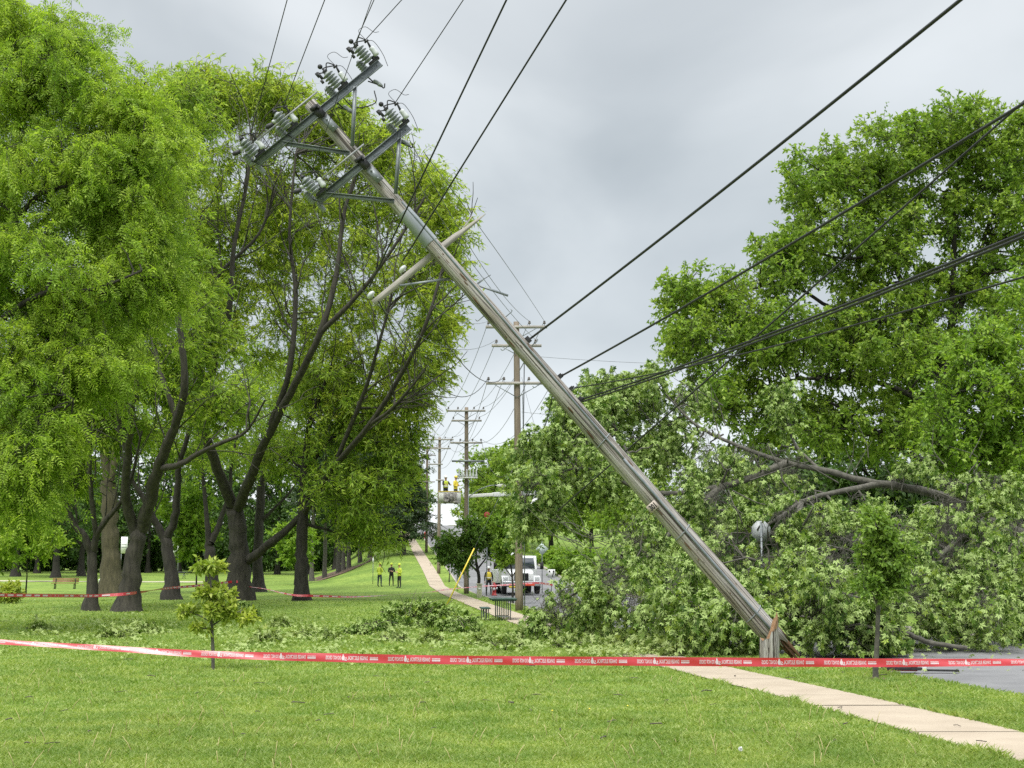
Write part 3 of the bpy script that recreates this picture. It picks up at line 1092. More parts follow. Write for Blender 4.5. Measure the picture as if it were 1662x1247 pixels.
grove('dark straight locust just right of the large taped trunk', 420, 955, 98, 17,
      [(419, 900), (421, 840), (424, 780)],
      [([(424, 790), (440, 720), (460, 640), (470, 560)], 10, 3), ([(420, 850), (440, 830), (470, 800), (490, 770)], 7, 2)],
      [(460, 640, 99, 80, 60, 5, n_(14)), (440, 720, 99, 70, 40, 4, n_(9)), (520, 620, 99, 70, 60, 5, n_(12))],
      27, bark='bark_dark', leaf='leaf_locust2', cr=1.5, nt_=16, nl=11)

grove('dark upright locust with red tape low on its trunk, nearest the workers on the lawn', 490, 975, 74, 21,
      [(489, 920), (490, 870), (494, 810), (496, 760)],
      [([(496, 770), (500, 700), (520, 640), (540, 590)], 14, 3), ([(494, 810), (530, 790), (580, 770), (630, 760)], 8, 2), ([(492, 850), (530, 860), (580, 875), (620, 890)], 6, 2),
       ([(497, 760), (550, 700), (610, 660), (650, 640)], 9, 2)],
      [(560, 690, 73, 80, 45, 3.5, n_(20)), (630, 720, 72, 55, 50, 3, n_(18)), (600, 790, 72, 60, 45, 3, n_(20)), (530, 780, 73, 60, 45, 3, n_(12)), (640, 770, 73, 35, 40, 2.5, n_(7)), (580, 850, 73, 50, 28, 2.5, n_(10)), (620, 880, 73, 25, 15, 2, n_(4)), (540, 640, 74, 70, 40, 4, n_(12)), (460, 740, 75, 55, 40, 3, n_(10))],
      28, bark='bark_dark', leaf='leaf_locust2', cr=1.0, nt_=14, nl=10, ls=.25, front=4, nb=6)

# ------------------------------------------------------------------ generic wood trees, copied
def wood_tree(name, label, group, seed, leaf, h=15, w=4.5, low=.15, cr=1.6, n=60, bark='bark_dark', nt_=14, nl=9, ls=.42, trunk_r=.28):
    base = np.array((0, 0, 0.0))
    rng = np.random.default_rng(seed)
    limbs = [([(0, 0, 0), (.1, 0, h * .3), (.2, .1, h * .55), (0, 0, h * .85)], trunk_r, .05)]
    for k in range(5):
        a = k * 1.3 + rng.random()
        z0 = h * (.28 + .1 * k)
        limbs.append(([(.1, 0, z0), (math.cos(a) * w * .4, math.sin(a) * w * .4, z0 + h * .09), (math.cos(a) * w * .8, math.sin(a) * w * .8, z0 + h * .16)], trunk_r * .45, .03))
    lobes = [((0, 0, h * .72), (w * .8, w * .8, h * .27), n // 2), ((0, 0, h * (low + .3)), (w, w, h * .26), n // 2)]
    return make_tree(name, label, 'tree', base, limbs, lobes, cr, nt_, nl, ls, M[leaf], M[bark], LEAF1, seed=seed, shell=.4, local=True, group=group, droop=.25, minz=1.2)


def place(root, px, py, Y, s=1.0, rz=0.0, label=None, group=None, sz=None):
    p = at(px, py, Y)
    p[2] = hz(p[0], p[1])
    root.location = p
    root.rotation_euler = (0, 0, rz)
    root.scale = (s, s, sz or s)
    if label:
        root['label'] = label
    if group:
        root['group'] = group
    return root


WG = 'trees closing the back of the park'
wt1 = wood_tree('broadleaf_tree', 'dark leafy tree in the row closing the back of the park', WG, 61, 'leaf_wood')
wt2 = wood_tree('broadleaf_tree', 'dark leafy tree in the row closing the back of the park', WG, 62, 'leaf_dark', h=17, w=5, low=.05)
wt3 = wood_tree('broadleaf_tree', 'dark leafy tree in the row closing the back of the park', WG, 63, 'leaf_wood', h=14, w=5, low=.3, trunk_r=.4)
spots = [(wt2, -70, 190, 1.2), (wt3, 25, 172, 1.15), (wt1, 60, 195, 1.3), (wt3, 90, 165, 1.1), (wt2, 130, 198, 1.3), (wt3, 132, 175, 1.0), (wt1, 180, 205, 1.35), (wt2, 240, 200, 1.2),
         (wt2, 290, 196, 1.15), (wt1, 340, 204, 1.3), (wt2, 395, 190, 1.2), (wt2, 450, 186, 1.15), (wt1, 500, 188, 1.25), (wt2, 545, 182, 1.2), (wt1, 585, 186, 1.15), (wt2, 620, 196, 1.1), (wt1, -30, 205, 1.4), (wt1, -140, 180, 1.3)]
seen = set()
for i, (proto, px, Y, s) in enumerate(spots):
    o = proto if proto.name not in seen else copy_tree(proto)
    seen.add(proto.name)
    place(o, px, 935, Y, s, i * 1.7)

# understorey that closes the gaps under the wood
def shrub(name, label, base, r, n, leaf, seed, ls=.3, cr=.7, nt_=14, nl=9, tm=LEAF1, group=None, cat='shrub'):
    base = np.array(base, float)
    rng = np.random.default_rng(seed)
    limbs = [([base, base + (0.05, 0, r[2] * .5), base + (.1, 0, r[2])], .06, .02)]
    for k in range(4):
        a = k * 1.6 + rng.random()
        limbs.append(([base + (0, 0, .1), base + (math.cos(a) * r[0] * .4, math.sin(a) * r[1] * .4, r[2] * .6), base + (math.cos(a) * r[0] * .7, math.sin(a) * r[1] * .7, r[2] * 1.1)], .04, .012))
    return make_tree(name, label, cat, base, limbs, [(base + (0, 0, r[2] * .9), r, n)], cr, nt_, nl, ls, M[leaf], M['bark_dark'], tm, seed=seed, shell=.5, flare=0, minz=.3, K=6, twig_r=.008, group=group)


UG = 'dark bushes under the trees at the back of the park'
ub = None
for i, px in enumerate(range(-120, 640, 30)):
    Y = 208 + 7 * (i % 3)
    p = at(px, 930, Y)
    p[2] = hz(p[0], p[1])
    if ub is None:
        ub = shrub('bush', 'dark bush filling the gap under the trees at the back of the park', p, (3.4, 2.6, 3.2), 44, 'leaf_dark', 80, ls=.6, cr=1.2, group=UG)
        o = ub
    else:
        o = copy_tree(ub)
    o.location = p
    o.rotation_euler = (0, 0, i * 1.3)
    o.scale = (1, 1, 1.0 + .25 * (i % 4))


# bright small trees in the grove
def small_tree(name, label, base, h, trunk_h, r, n, leaf, seed, tr=.05, ls=.2, cr=.55, nt_=16, nl=10, tm=LEAF1, bark='bark_dark', droop=.2, lobes=None, rz=None, K=7, up=.6):
    base = np.array(base, float)
    rng = np.random.default_rng(seed)
    limbs = [([base, base + (.02, 0, trunk_h * .6), base + (0, 0, trunk_h), base + (.03, 0, h * .92)], tr, tr * .25)]
    for k in range(5):
        a = k * 2.4 + rng.random()
        z0 = trunk_h + (h - trunk_h) * .12 * k
        limbs.append(([base + (0, 0, z0), base + (math.cos(a) * r * .5, math.sin(a) * r * .5, z0 + .15 * (h - trunk_h)), base + (math.cos(a) * r * .85, math.sin(a) * r * .85, z0 + .3 * (h - trunk_h))], tr * .5, tr * .15))
    lb = lobes or [(base + (0, 0, (h + trunk_h) / 2 + .1), (r, r, (h - trunk_h) / 2), n)]
    return make_tree(name, label, 'tree', base, limbs, lb, cr, nt_, nl, ls, M[leaf], M[bark], tm, seed=seed, shell=.5, flare=.5, minz=.3, K=K, twig_r=.006, droop=droop, up=up)


p = gnd(318, 957)
p = at(318, 955, 96)
p[2] = hz(p[0], p[1])
small_tree('young_tree', 'bright green young tree between the dark leaning trunk and the large taped locust', p, 8.6, 2.2, 2.2, 40, 'leaf_bright', 101, tr=.07, ls=.3, cr=.8, lobes=[(p + (-.8, 0, 5.2), (2.2, 1.6, 2.6), 40), (p + (-.6, 0, 3.2), (1.3, 1.2, .9), 12)])
p = at(478, 946, 128)
p[2] = hz(p[0], p[1])
small_tree('young_tree', 'bright lime young tree left of the dark upright locust, far lawn', p, 6.4, 1.7, 2.0, 40, 'leaf_bright', 102, tr=.07, ls=.32, cr=.8)
p = at(42, 957, 84)
p[2] = hz(p[0], p[1])
small_tree('young_tree', 'thin young tree left of the wooden bench under the drooping sprays', p, 6.0, 2.0, 1.9, 44, 'leaf_near', 103, tr=.06, ls=.26, cr=.7)
p = at(14, 965, 70)
p[2] = hz(p[0], p[1])
shrub('bush', 'pale leafy bush on the lawn at the left edge below the thin young tree', p, (.7, .6, .5), 22, 'leaf_sap', 104, ls=.2, cr=.3)
p = at(-40, 955, 85)
p[2] = hz(p[0], p[1])
small_tree('young_tree', 'leafy green tree at the left edge with pale foliage low to the lawn', p, 5.5, .8, 2.4, 60, 'leaf_bright', 105, tr=.08, ls=.26, cr=.7)

# thin trunks at the wood edge (pines on bare soil)
def pine(label, px, Y, h, r, seed, n=60, low=.3, group=None, tr=.22, bark='bark_pale'):
    base = at(px, 930, Y)
    base[2] = hz(base[0], base[1])
    rng = np.random.default_rng(seed)
    limbs = [([base, base + (0, 0, h * .4), base + (.1, 0, h * .75), base + (0, 0, h)], tr, .04)]
    lobes = []
    for k in range(9):
        f = low + (1 - low) * k / 9
        rr = r * (1.05 - (f - low) / (1 - low) * .8)
        for q in range(3):
            a = k * 1.1 + q * 2.1 + rng.random() * .5
            limbs.append(([base + (0, 0, h * f), base + (math.cos(a) * rr * .5, math.sin(a) * rr * .5, h * f + .1), base + (math.cos(a) * rr, math.sin(a) * rr, h * f - .2)], .05, .015))
        lobes.append((base + (0, 0, h * f), (rr, rr, h * .045), max(3, n // 9)))
    return make_tree('pine_tree', label, 'tree', base, limbs, lobes, (1.1, 1.1, .5), 14, 12, .38, M['needle'], M[bark], LEAFN, seed=seed, shell=.5, flare=.4, minz=1.0, droop=.2, group=group, up=.2)


pine('dark spreading pine beside the far end of the sidewalk', 655, 150, 13, 4.6, 111, n=150, low=.15)
pine('dark pine standing behind the spreading one at the far sidewalk end', 622, 172, 16, 4.0, 112, n=120, low=.15)
PG = 'bare trunked pines at the wood edge'
for i, (px, Y) in enumerate(((506, 138), (527, 141), (549, 146), (557, 149), (566, 152), (584, 156), (600, 160))):
    pine('pine with a bare pale grey trunk at the wood edge behind the workers', px, Y, 15 + i % 3, 3.2, 120 + i, n=54, low=.45, group=PG, tr=.24)
q = [at(x, 935, Y) for x, Y in ((496, 136), (520, 134), (560, 141), (600, 150), (612, 160), (560, 160), (500, 150))]
np_soil = [(a[0], a[1], float(hz(a[0], a[1])) + .03) for a in q]
tag(np_mesh('bare_soil', np_soil, [np.array([list(range(len(np_soil)))])], M['soil']), kind='structure')

# ------------------------------------------------------------------ trees across the road
def rt(l):
    return [lob(*x) for x in l]


b = at(1545, 900, 62)
b[2] = hz(b[0], b[1])
Y = 62
make_tree('maple_tree', 'tall spreading maple across the road, crown crossed by the cables', 'tree', b,
          [([b] + pxl([(1543, 800), (1538, 700), (1532, 620), (1530, 585)], Y), .42, .30),
           (pxl([(1530, 600), (1512, 550), (1495, 520), (1470, 470), (1440, 410), (1410, 360), (1385, 310)], Y), .22, .05),
           (pxl([(1530, 590), (1545, 520), (1548, 430), (1550, 330), (1560, 240)], Y), .21, .05),
           (pxl([(1548, 520), (1580, 450), (1600, 380), (1630, 300)], Y), .15, .04),
           (pxl([(1538, 700), (1490, 650), (1450, 630), (1400, 617), (1340, 615), (1280, 618), (1200, 640)], 60), .17, .04),
           (pxl([(1536, 760), (1480, 740), (1420, 700), (1360, 660), (1310, 640)], 60), .16, .04),
           (pxl([(1495, 520), (1430, 520), (1350, 500), (1280, 460), (1220, 470), (1130, 500)], 61), .14, .03),
           (pxl([(1440, 410), (1370, 420), (1300, 400)], 61), .09, .03)],
          rt([(1420, 400, 62, 90, 60, 4, 26), (1500, 480, 63, 90, 60, 4, 26), (1470, 560, 63, 90, 50, 4, 24), (1380, 540, 62, 80, 50, 4, 22), (1570, 570, 63, 80, 60, 4, 24), (1400, 320, 62, 80, 60, 4, 16), (1600, 290, 62, 60, 60, 3, 14), (1500, 660, 63, 80, 60, 4, 24), (1105, 485, 60, 38, 38, 2, n_(12)), (1180, 495, 60, 62, 55, 3, n_(24)), (1125, 560, 59, 50, 50, 2.5, n_(18)), (1260, 430, 60, 55, 60, 3, n_(24)), (1330, 300, 61, 60, 65, 3, n_(26)), (1335, 390, 61, 75, 60, 4, n_(24)),
              (1420, 260, 61, 70, 50, 3, n_(26)), (1560, 225, 61, 70, 50, 3, n_(26)), (1480, 230, 62, 60, 40, 3, n_(16)), (1640, 230, 61, 55, 55, 3, n_(18)), (1480, 340, 63, 95, 70, 4, n_(26)), (1590, 340, 62, 90, 80, 4, n_(28)),
              (1650, 400, 61, 60, 90, 4, n_(20)), (1400, 480, 61, 80, 60, 4, n_(18)), (1240, 560, 59, 100, 60, 4, n_(40)), (1340, 570, 60, 90, 60, 4, n_(30)), (1440, 580, 60, 80, 60, 4, n_(22)), (1170, 640, 58, 70, 55, 3, n_(22)),
              (1260, 680, 59, 90, 50, 4, n_(26)), (1370, 700, 61, 90, 50, 4, n_(24)), (1460, 710, 61, 80, 60, 4, n_(22)), (1600, 480, 62, 80, 60, 4, n_(20)), (1710, 320, 62, 60, 120, 4, n_(24))]),
          1.0, 20, 14, .21, M['leaf_maple'], M['bark_dark'], LEAF1, seed=131, shell=.45, droop=.2)

b = at(1600, 900, 52)
b[2] = hz(b[0], b[1])
make_tree('maple_tree', 'lower fresh green maple in front of the tall one at the right edge', 'tree', b,
          [([b] + pxl([(1600, 840), (1595, 780), (1590, 720), (1600, 640)], 52), .28, .1), (pxl([(1590, 720), (1550, 660), (1530, 620)], 52), .1, .03), (pxl([(1595, 760), (1640, 690), (1670, 640)], 52), .12, .03)],
          rt([(1600, 570, 52, 60, 45, 2, n_(16)), (1640, 620, 51, 60, 70, 2.5, n_(24)), (1570, 650, 51, 65, 60, 2.5, n_(26)), (1530, 720, 51, 50, 50, 2, n_(14)), (1620, 740, 51, 75, 60, 2.5, n_(30)), (1690, 700, 52, 60, 100, 3, n_(20)), (1660, 500, 53, 50, 60, 2, n_(8))]),
          .95, 18, 12, .2, M['leaf_bright'], M['bark_dark'], LEAF1, seed=132, shell=.45, droop=.2)

RG = 'dark trees behind the fallen crown'
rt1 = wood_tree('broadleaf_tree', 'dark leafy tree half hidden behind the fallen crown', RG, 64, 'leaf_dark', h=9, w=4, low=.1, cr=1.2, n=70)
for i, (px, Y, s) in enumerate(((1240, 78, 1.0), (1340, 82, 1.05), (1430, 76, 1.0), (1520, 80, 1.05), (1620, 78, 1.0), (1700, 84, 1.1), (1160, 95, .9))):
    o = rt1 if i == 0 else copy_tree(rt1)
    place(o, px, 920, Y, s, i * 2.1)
HG = 'trees on the slope right of the road'
ht = wood_tree('broadleaf_tree', 'rounded mid green tree on the slope right of the road', HG, 65, 'leaf_maple', h=12, w=4.6, low=.1, cr=1.3, n=100, nt_=16, nl=10, ls=.4)
for i, (px, Y, s) in enumerate(((800, 168, 1.0), (842, 160, 1.08), (895, 150, 1.05), (815, 205, 1.05), (960, 140, .95), (1040, 125, .9))):
    o = ht if i == 0 else copy_tree(ht)
    place(o, px, 900, Y, s, i * 1.9)
LG = 'trees near the crest left of the road'
for i, (px, Y, s) in enumerate(((640, 235, .85), (676, 262, .8), (655, 205, .75))):
    o = copy_tree(ht)
    tag(o, 'distant tree near the crest left of the road beyond the pines', 'tree', LG)
    place(o, px, 880, Y, s, i * 1.4 + .5)
for i, (px, Y, r) in enumerate(((925, 120, 1.6), (965, 118, 1.5), (1010, 112, 1.7), (888, 135, 1.4))):
    p = at(px, 905, Y)
    p[2] = hz(p[0], p[1])
    shrub('bush', 'pale grey green bush on the bank across the road beyond the truck', p, (r * 1.2, r, r * .7), 20, 'leaf_bright', 140 + i, ls=.28, cr=.6, group='pale bushes on the bank across the road')

# kerbside trees between the poles
p = at(778, 960, 84)
p[2] = hz(p[0], p[1])
make_tree('street_tree', 'small round dark green street tree right of the sidewalk', 'tree', p,
          [([p, p + (-.05, 0, 1.2), p + (-.2, 0, 2.0)], .12, .09), ([p + (-.1, 0, 1.4), p + (-1.0, 0, 2.4), p + (-1.8, 0, 3.0)], .06, .02), ([p + (-.2, 0, 2.0), p + (-.2, 0, 2.8), p + (-.1, .1, 3.6)], .08, .02), ([p + (-.1, 0, 1.6), p + (.5, 0, 2.4), p + (.9, .1, 3.0)], .06, .02)],
          rt([(735, 885, 84, 25, 25, .9, 20), (765, 868, 84, 30, 22, 1.1, 26), (790, 880, 84, 22, 25, .9, 18), (750, 910, 83.6, 25, 14, .8, 14), (725, 905, 84, 14, 12, .6, 6)]),
          .5, 18, 12, .17, M['leaf_street'], M['bark_dark'], LEAF1, seed=151, shell=.5, minz=1.2, flare=.4)
p = at(832, 973, 70)
p[2] = hz(p[0], p[1])
make_tree('street_tree', 'slim light green street tree beside the white truck', 'tree', p,
          [([p, p + (0, 0, 1.0), p + (-.1, 0, 2.0), p + (-.2, 0, 3.4)], .06, .03), ([p + (0, 0, 1.2), p + (-.5, 0, 1.9), p + (-.8, 0, 2.5)], .03, .012), ([p + (0, 0, 1.3), p + (.4, 0, 2.0), p + (.5, 0, 2.6)], .03, .012)],
          rt([(812, 890, 70, 16, 18, .6, 12), (838, 885, 70, 16, 18, .6, 12), (818, 908, 70, 18, 10, .5, 8), (803, 848, 70, 12, 12, .5, 6), (845, 870, 70, 22, 22, .7, 12), (815, 860, 70, 20, 20, .7, 10)]),
          .32, 16, 11, .15, M['leaf_bright'], M['bark_dark'], LEAF1, seed=152, shell=.5, minz=.8, flare=.3)
p = at(729, 935, 112)
p[2] = hz(p[0], p[1])
small_tree('street_tree', 'tiny dark street tree left of the round one farther up the sidewalk', p, 2.8, 1.2, .6, 12, 'leaf_dark', 153, tr=.05, ls=.2, cr=.4)

# ------------------------------------------------------------------ the fallen tree
def fallen():
    lobes = [(940, 672, 41, 45, 38, 2, 14), (985, 635, 42.5, 42, 30, 2, 12), (895, 712, 40, 40, 28, 2, 10), (1060, 620, 43, 35, 25, 2, 7), (885, 835, 39, 45, 25, 2, 12), (850, 850, 41, 25, 20, 1.5, 5), (905, 745, 40, 75, 50, 3, 26), (870, 790, 39, 45, 35, 2, 12), (960, 680, 42, 60, 50, 3, 20), (1010, 650, 43, 60, 45, 3, 18), (985, 770, 40, 60, 50, 3, 18),
             (925, 985, 35.5, 50, 40, 1.5, 16), (890, 1000, 35, 30, 28, 1, 8), (1000, 960, 34, 75, 65, 2.2, 30), (1050, 880, 36, 70, 80, 2.5, 28), (1100, 980, 31, 95, 70, 2, 36), (1170, 1010, 29.5, 80, 45, 1.2, 22),
             (1090, 730, 43, 75, 55, 3.5, 28), (1170, 760, 42, 90, 60, 4, 34), (1110, 820, 39, 90, 60, 3, 32), (1200, 870, 37, 100, 80, 3, 42), (1270, 770, 42, 70, 40, 3, 18), (1230, 960, 32, 80, 75, 2, 28),
             (1330, 970, 31, 100, 80, 2.2, 42), (1320, 860, 36, 100, 70, 3, 38), (1440, 850, 38, 90, 60, 3, 32), (1430, 950, 33, 110, 90, 2.5, 46), (1420, 1020, 30.5, 120, 30, 1.5, 20), (1540, 900, 35, 90, 90, 3, 36), (1550, 990, 33, 90, 55, 2, 26),
             (1560, 810, 40, 80, 38, 3, 20), (1630, 850, 39, 60, 60, 3, 20), (1640, 950, 36, 80, 80, 3, 30), (1490, 780, 41, 40, 28, 1.5, 6), (1620, 790, 40, 50, 22, 2, 8), (1720, 900, 39, 60, 100, 3, 24),
             (1272, 665, 42, 12, 45, .5, 5), (1110, 640, 43, 25, 25, 1, 4), (1500, 750, 41, 12, 14, .5, 2)]
    limbs = [(pxl([(1800, 960, 45), (1720, 900, 44), (1662, 868, 43), (1600, 842, 42.5), (1530, 805, 42), (1460, 790, 41.5), (1400, 780, 41), (1330, 762, 41), (1280, 752, 41), (1200, 725, 41.5), (1130, 690, 42), (1085, 645, 42.5), (1050, 608, 43)]), .22, .012),
             (pxl([(1430, 785, 41.3), (1390, 793, 40.5), (1340, 803, 40), (1300, 815, 39.3), (1262, 842, 38), (1215, 868, 37)]), .11, .03),
             (pxl([(1600, 842, 42.5), (1540, 890, 39), (1470, 950, 35), (1400, 1000, 33)]), .10, .03),
             (pxl([(1430, 1012, 30.4), (1470, 1028, 30.2), (1510, 1043, 30), (1570, 1052, 29.9)]), .06, .05),
             (pxl([(1280, 752, 41), (1170, 790, 40.5), (1060, 800, 39.5), (950, 760, 39.5), (870, 785, 39)]), .12, .02),
             (pxl([(1170, 790, 40.5), (1070, 880, 37), (970, 940, 35.5), (890, 990, 35)]), .10, .02),
             (pxl([(1300, 815, 39.3), (1280, 900, 36), (1200, 960, 33), (1130, 1010, 31)]), .10, .02),
             (pxl([(1060, 800, 39.5), (1010, 720, 41), (985, 640, 42.5)]), .08, .02),
             (pxl([(1662, 868, 43), (1640, 940, 38), (1600, 1000, 34.5)]), .12, .03),
             (pxl([(1330, 762, 41), (1290, 720, 42), (1272, 660, 42), (1272, 620, 42)]), .06, .012),
             (pxl([(1600, 842, 42.5), (1610, 800, 41), (1640, 775, 40.5)]), .06, .015)]
    rng = np.random.default_rng(44)
    bare = []
    for k in range(16):
        x0, y0 = rng.uniform(1010, 1180), rng.uniform(640, 720)
        dx, dy = rng.uniform(-80, 10), rng.uniform(-90, -30)
        bare.append((pxl([(x0, y0, 42.5), (x0 + dx * .5 + rng.normal(0, 6), y0 + dy * .5, 42.5), (x0 + dx, max(y0 + dy, 580), 42.5 + rng.normal(0, .5))]), .02))
    for k in range(26):
        x0, y0 = rng.uniform(1180, 1560), rng.uniform(760, 960)
        dx, dy = rng.normal(0, 60), rng.uniform(-50, 60)
        Yb = 37.0 - max(0, (y0 - 800)) * .03
        bare.append((pxl([(x0, y0, Yb), (x0 + dx * .5 + rng.normal(0, 8), y0 + dy * .5 + rng.normal(0, 8), Yb - .2), (x0 + dx, y0 + dy, Yb - .4)]), .022))
    for k in range(14):
        x0, y0 = rng.uniform(930, 1000), rng.uniform(860, 920)
        dx, dy = rng.uniform(-100, -30), rng.uniform(-70, 0)
        bare.append((pxl([(x0, y0, 36), (x0 + dx * .35, y0 + dy * .2 + rng.normal(0, 6), 36), (x0 + dx * .7, y0 + dy * .6 + rng.normal(0, 5), 36.2), (x0 + dx, y0 + dy, 36 + rng.normal(0, .6))]), .012))
    for k in range(10):
        x0, y0 = rng.uniform(1340, 1620), rng.uniform(740, 800)
        bare.append((pxl([(x0, y0, 41), (x0 + rng.normal(0, 10), y0 - 25, 41), (x0 + rng.normal(0, 22), y0 - rng.uniform(35, 65), 41)]), .018))
    carve = [(1237, 862, 20, 42.5, 1.0), (1240, 890, 8, 42.5, 1.0), (885, 890, 42, 60, .8), (925, 850, 30, 60, .6)]
    lp = smooth_path([(1200, 725, 0), (1280, 752, 0), (1330, 762, 0), (1400, 780, 0), (1460, 790, 0), (1535, 805, 0)], 6)
    carve += [(x, y, 17, 60, .88) for x, y, _ in lp]
    lp = smooth_path([(1430, 785, 0), (1390, 793, 0), (1340, 803, 0), (1300, 815, 0), (1262, 842, 0), (1235, 862, 0)], 6)
    carve += [(x, y, 12, 60, .85) for x, y, _ in lp]
    carve += [(x, y, 13, 60, .85) for x, y in ((1545, 812), (1560, 822), (1600, 842), (1620, 850), (1640, 860), (1660, 868), (1580, 835), (1650, 850), (1662, 850))]
    carve += [(x, y, 10, 60, .8) for x, y in ((1450, 1020), (1470, 1028), (1490, 1036), (1510, 1043), (1530, 1047), (1550, 1050))]
    rr = np.random.default_rng(3)
    carve += [(rr.uniform(860, 1640), rr.uniform(680, 1020), rr.uniform(9, 26), 60, .85) for _ in range(130)]
    b = at(1800, 960, 45)
    b[2] = hz(b[0], b[1])
    make_tree('fallen_tree', 'huge uprooted maple lying across the road behind the snapped pole', 'tree', b, limbs, [lob(*l) for l in lobes],
              .62, 20, 12, .125, M['leaf_fallen'], M['bark_pale'], MAPLE, seed=45, shell=.6, droop=.55, minz=.25, flare=0, up=.35, twig_r=.006, bare=bare, updir=.15, carve=carve)


fallen()

# ------------------------------------------------------------------ saplings
p = gnd(346, 1088)
S_ = F0 / p[1]
sx = lambda px, py, dy=0.0: at(px, py, p[1] + dy)
make_tree('sapling', 'yellowish sapling with separate tufts behind the front barrier tape', 'tree', p,
          [([p, sx(345, 1040), sx(343, 1000), sx(342, 950), sx(339, 925), sx(340, 912)], .035, .012), ([sx(344, 1012), sx(325, 1000), sx(305, 992)], .014, .005), ([sx(344, 1016), sx(370, 1000), sx(395, 990)], .016, .005), ([sx(343, 985), sx(360, 965), sx(375, 955)], .012, .005)],
          [lob(342, 920, p[1], 20, 6, .25, 8), lob(340, 962, p[1], 20, 10, .22, 8), lob(366, 965, p[1] + .1, 16, 9, .22, 5), lob(372, 992, p[1], 26, 10, .25, 8), lob(400, 1003, p[1] + .1, 14, 9, .2, 5), lob(309, 991, p[1], 14, 5, .2, 4), lob(345, 990, p[1] - .1, 16, 10, .2, 4), lob(325, 1018, p[1], 14, 4, .2, 2)],
          .13, 11, 8, .105, M['leaf_sap'], M['bark_pale'], LEAF1, seed=161, shell=.6, droop=.15, minz=.5, flare=.3, twig_r=.003, K=7)
p = gnd(1421, 1103)
make_tree('sapling', 'slim upright sapling with dark leaves on the verge in front of the fallen tree', 'tree', p,
          [([p, sx(1424, 1030, p[1] - p[1]) if False else at(1424, 1030, p[1]), at(1426, 960, p[1]), at(1430, 890, p[1]), at(1430, 840, p[1])], .05, .015),
           ([at(1425, 985, p[1]), at(1405, 940, p[1]), at(1398, 900, p[1])], .018, .006), ([at(1426, 960, p[1]), at(1450, 920, p[1]), at(1458, 880, p[1])], .018, .006)],
          [lob(1428, 855, p[1], 26, 28, .35, 18), lob(1420, 905, p[1], 36, 30, .4, 26), lob(1450, 900, p[1], 28, 34, .4, 18), lob(1415, 950, p[1], 26, 22, .35, 13), lob(1455, 945, p[1], 20, 20, .3, 7)],
          .21, 15, 10, .085, M['leaf_sapling'], M['bark_pale'], LEAF1, seed=162, shell=.6, droop=.2, minz=.8, flare=.3, twig_r=.003, K=7)
b_ = MB()
b_.lathe([(.22, -.01), (.20, .015), (.1, .03), (.01, .035)], o=tuple(p), K=12)
tag(b_.build('mulch_ring', M['soil'], smooth=True), 'low ring of bare soil round the foot of the verge sapling', 'soil patch')

# ------------------------------------------------------------------ leaf litter and broken branches on the lawn
def litter():
    rng = np.random.default_rng(71)
    P, D = [], []
    for k in range(520):
        px = rng.uniform(-20, 1130)
        py = 1032 + 22 * rng.normal() * .8 + (8 if px > 500 else 0) - (6 if px < 250 else 0)
        if py < 985 or py > 1068 or (px > 860 and py < 1035):
            continue
        if math.sin(px * .031 + 1.3 * math.sin(py * .21)) * math.sin(py * .17 + px * .013) < .05:
            continue
        g = gnd(px, py)
        if not road_free(g[0], g[1]):
            continue
        m = int(rng.integers(8, 34))
        off = rng.normal(0, 1, (m, 3)) * (.26, .5, .0)
        q = g + off
        q[:, 2] = hz(q[:, 0], q[:, 1]) + .03 + rng.random(m) * .12
        P.append(q)
        d = rng.normal(0, 1, (m, 3))
        d[:, 2] *= .35
        D.append(unit(d))
    for k in range(120):
        px, py = (rng.uniform(950, 1125), rng.uniform(1040, 1068)) if k < 70 else (rng.uniform(1400, 1680), 1045 + 40 * rng.random() ** 1.5)
        g = gnd(px, py)
        m = int(rng.integers(10, 30)) if k < 70 else int(rng.integers(1, 6))
        q = g + rng.normal(0, 1, (m, 3)) * (.25, .45, .0)
        q[:, 2] = hz(q[:, 0], q[:, 1]) + (.05 if k < 70 else -.10) + rng.random(m) * (.14 if k < 70 else .02)
        P.append(q)
        d = rng.normal(0, 1, (m, 3))
        d[:, 2] *= .3
        D.append(unit(d))
    for k in range(420):
        px, py = rng.uniform(-40, 1640), 960 + 130 * rng.random() ** 1.6
        g = gnd(px, py)
        q = g + np.array((0, 0, .03))
        P.append(q[None])
        D.append(unit(rng.normal(0, 1, (1, 3)) * (1, 1, .2)))
    P = np.concatenate(P)
    D = np.concatenate(D)
    V, F = leaf_arrays(P, D, rng.uniform(.06, .13, len(P)), MAPLE, rng, .7)
    tag(np_mesh('leaf_litter', V, [F], M['leaf_litter']), kind='stuff')
    # twigs on lawn, sidewalk and road
    b = MB()
    for k in range(170):
        px, py = rng.uniform(0, 1660), rng.uniform(975, 1215) if k % 2 else rng.uniform(975, 1075)
        g = gnd(px, py)
        a = rng.uniform(0, 6.3)
        ln = rng.uniform(.06, .28) * (1.6 if py < 1050 else .8)
        e = g + (math.cos(a) * ln, math.sin(a) * ln, 0)
        u = e[0] - cl_x(e[1])
        zz = lambda q: float(hz(q[0], q[1])) + (-.07 if kerb_u(q[1]) < q[0] - cl_x(q[1]) < kerb_u(q[1]) + ROADW else .045)
        mid = (g + e) / 2 + rng.normal(0, .03, 3)
        b.tube([(g[0], g[1], zz(g)), (mid[0], mid[1], zz(mid) + .01), (e[0], e[1], zz(e))], rng.uniform(.003, .008), K=4)
    tag(b.build('twig_litter', M['twig']), kind='stuff')


litter()


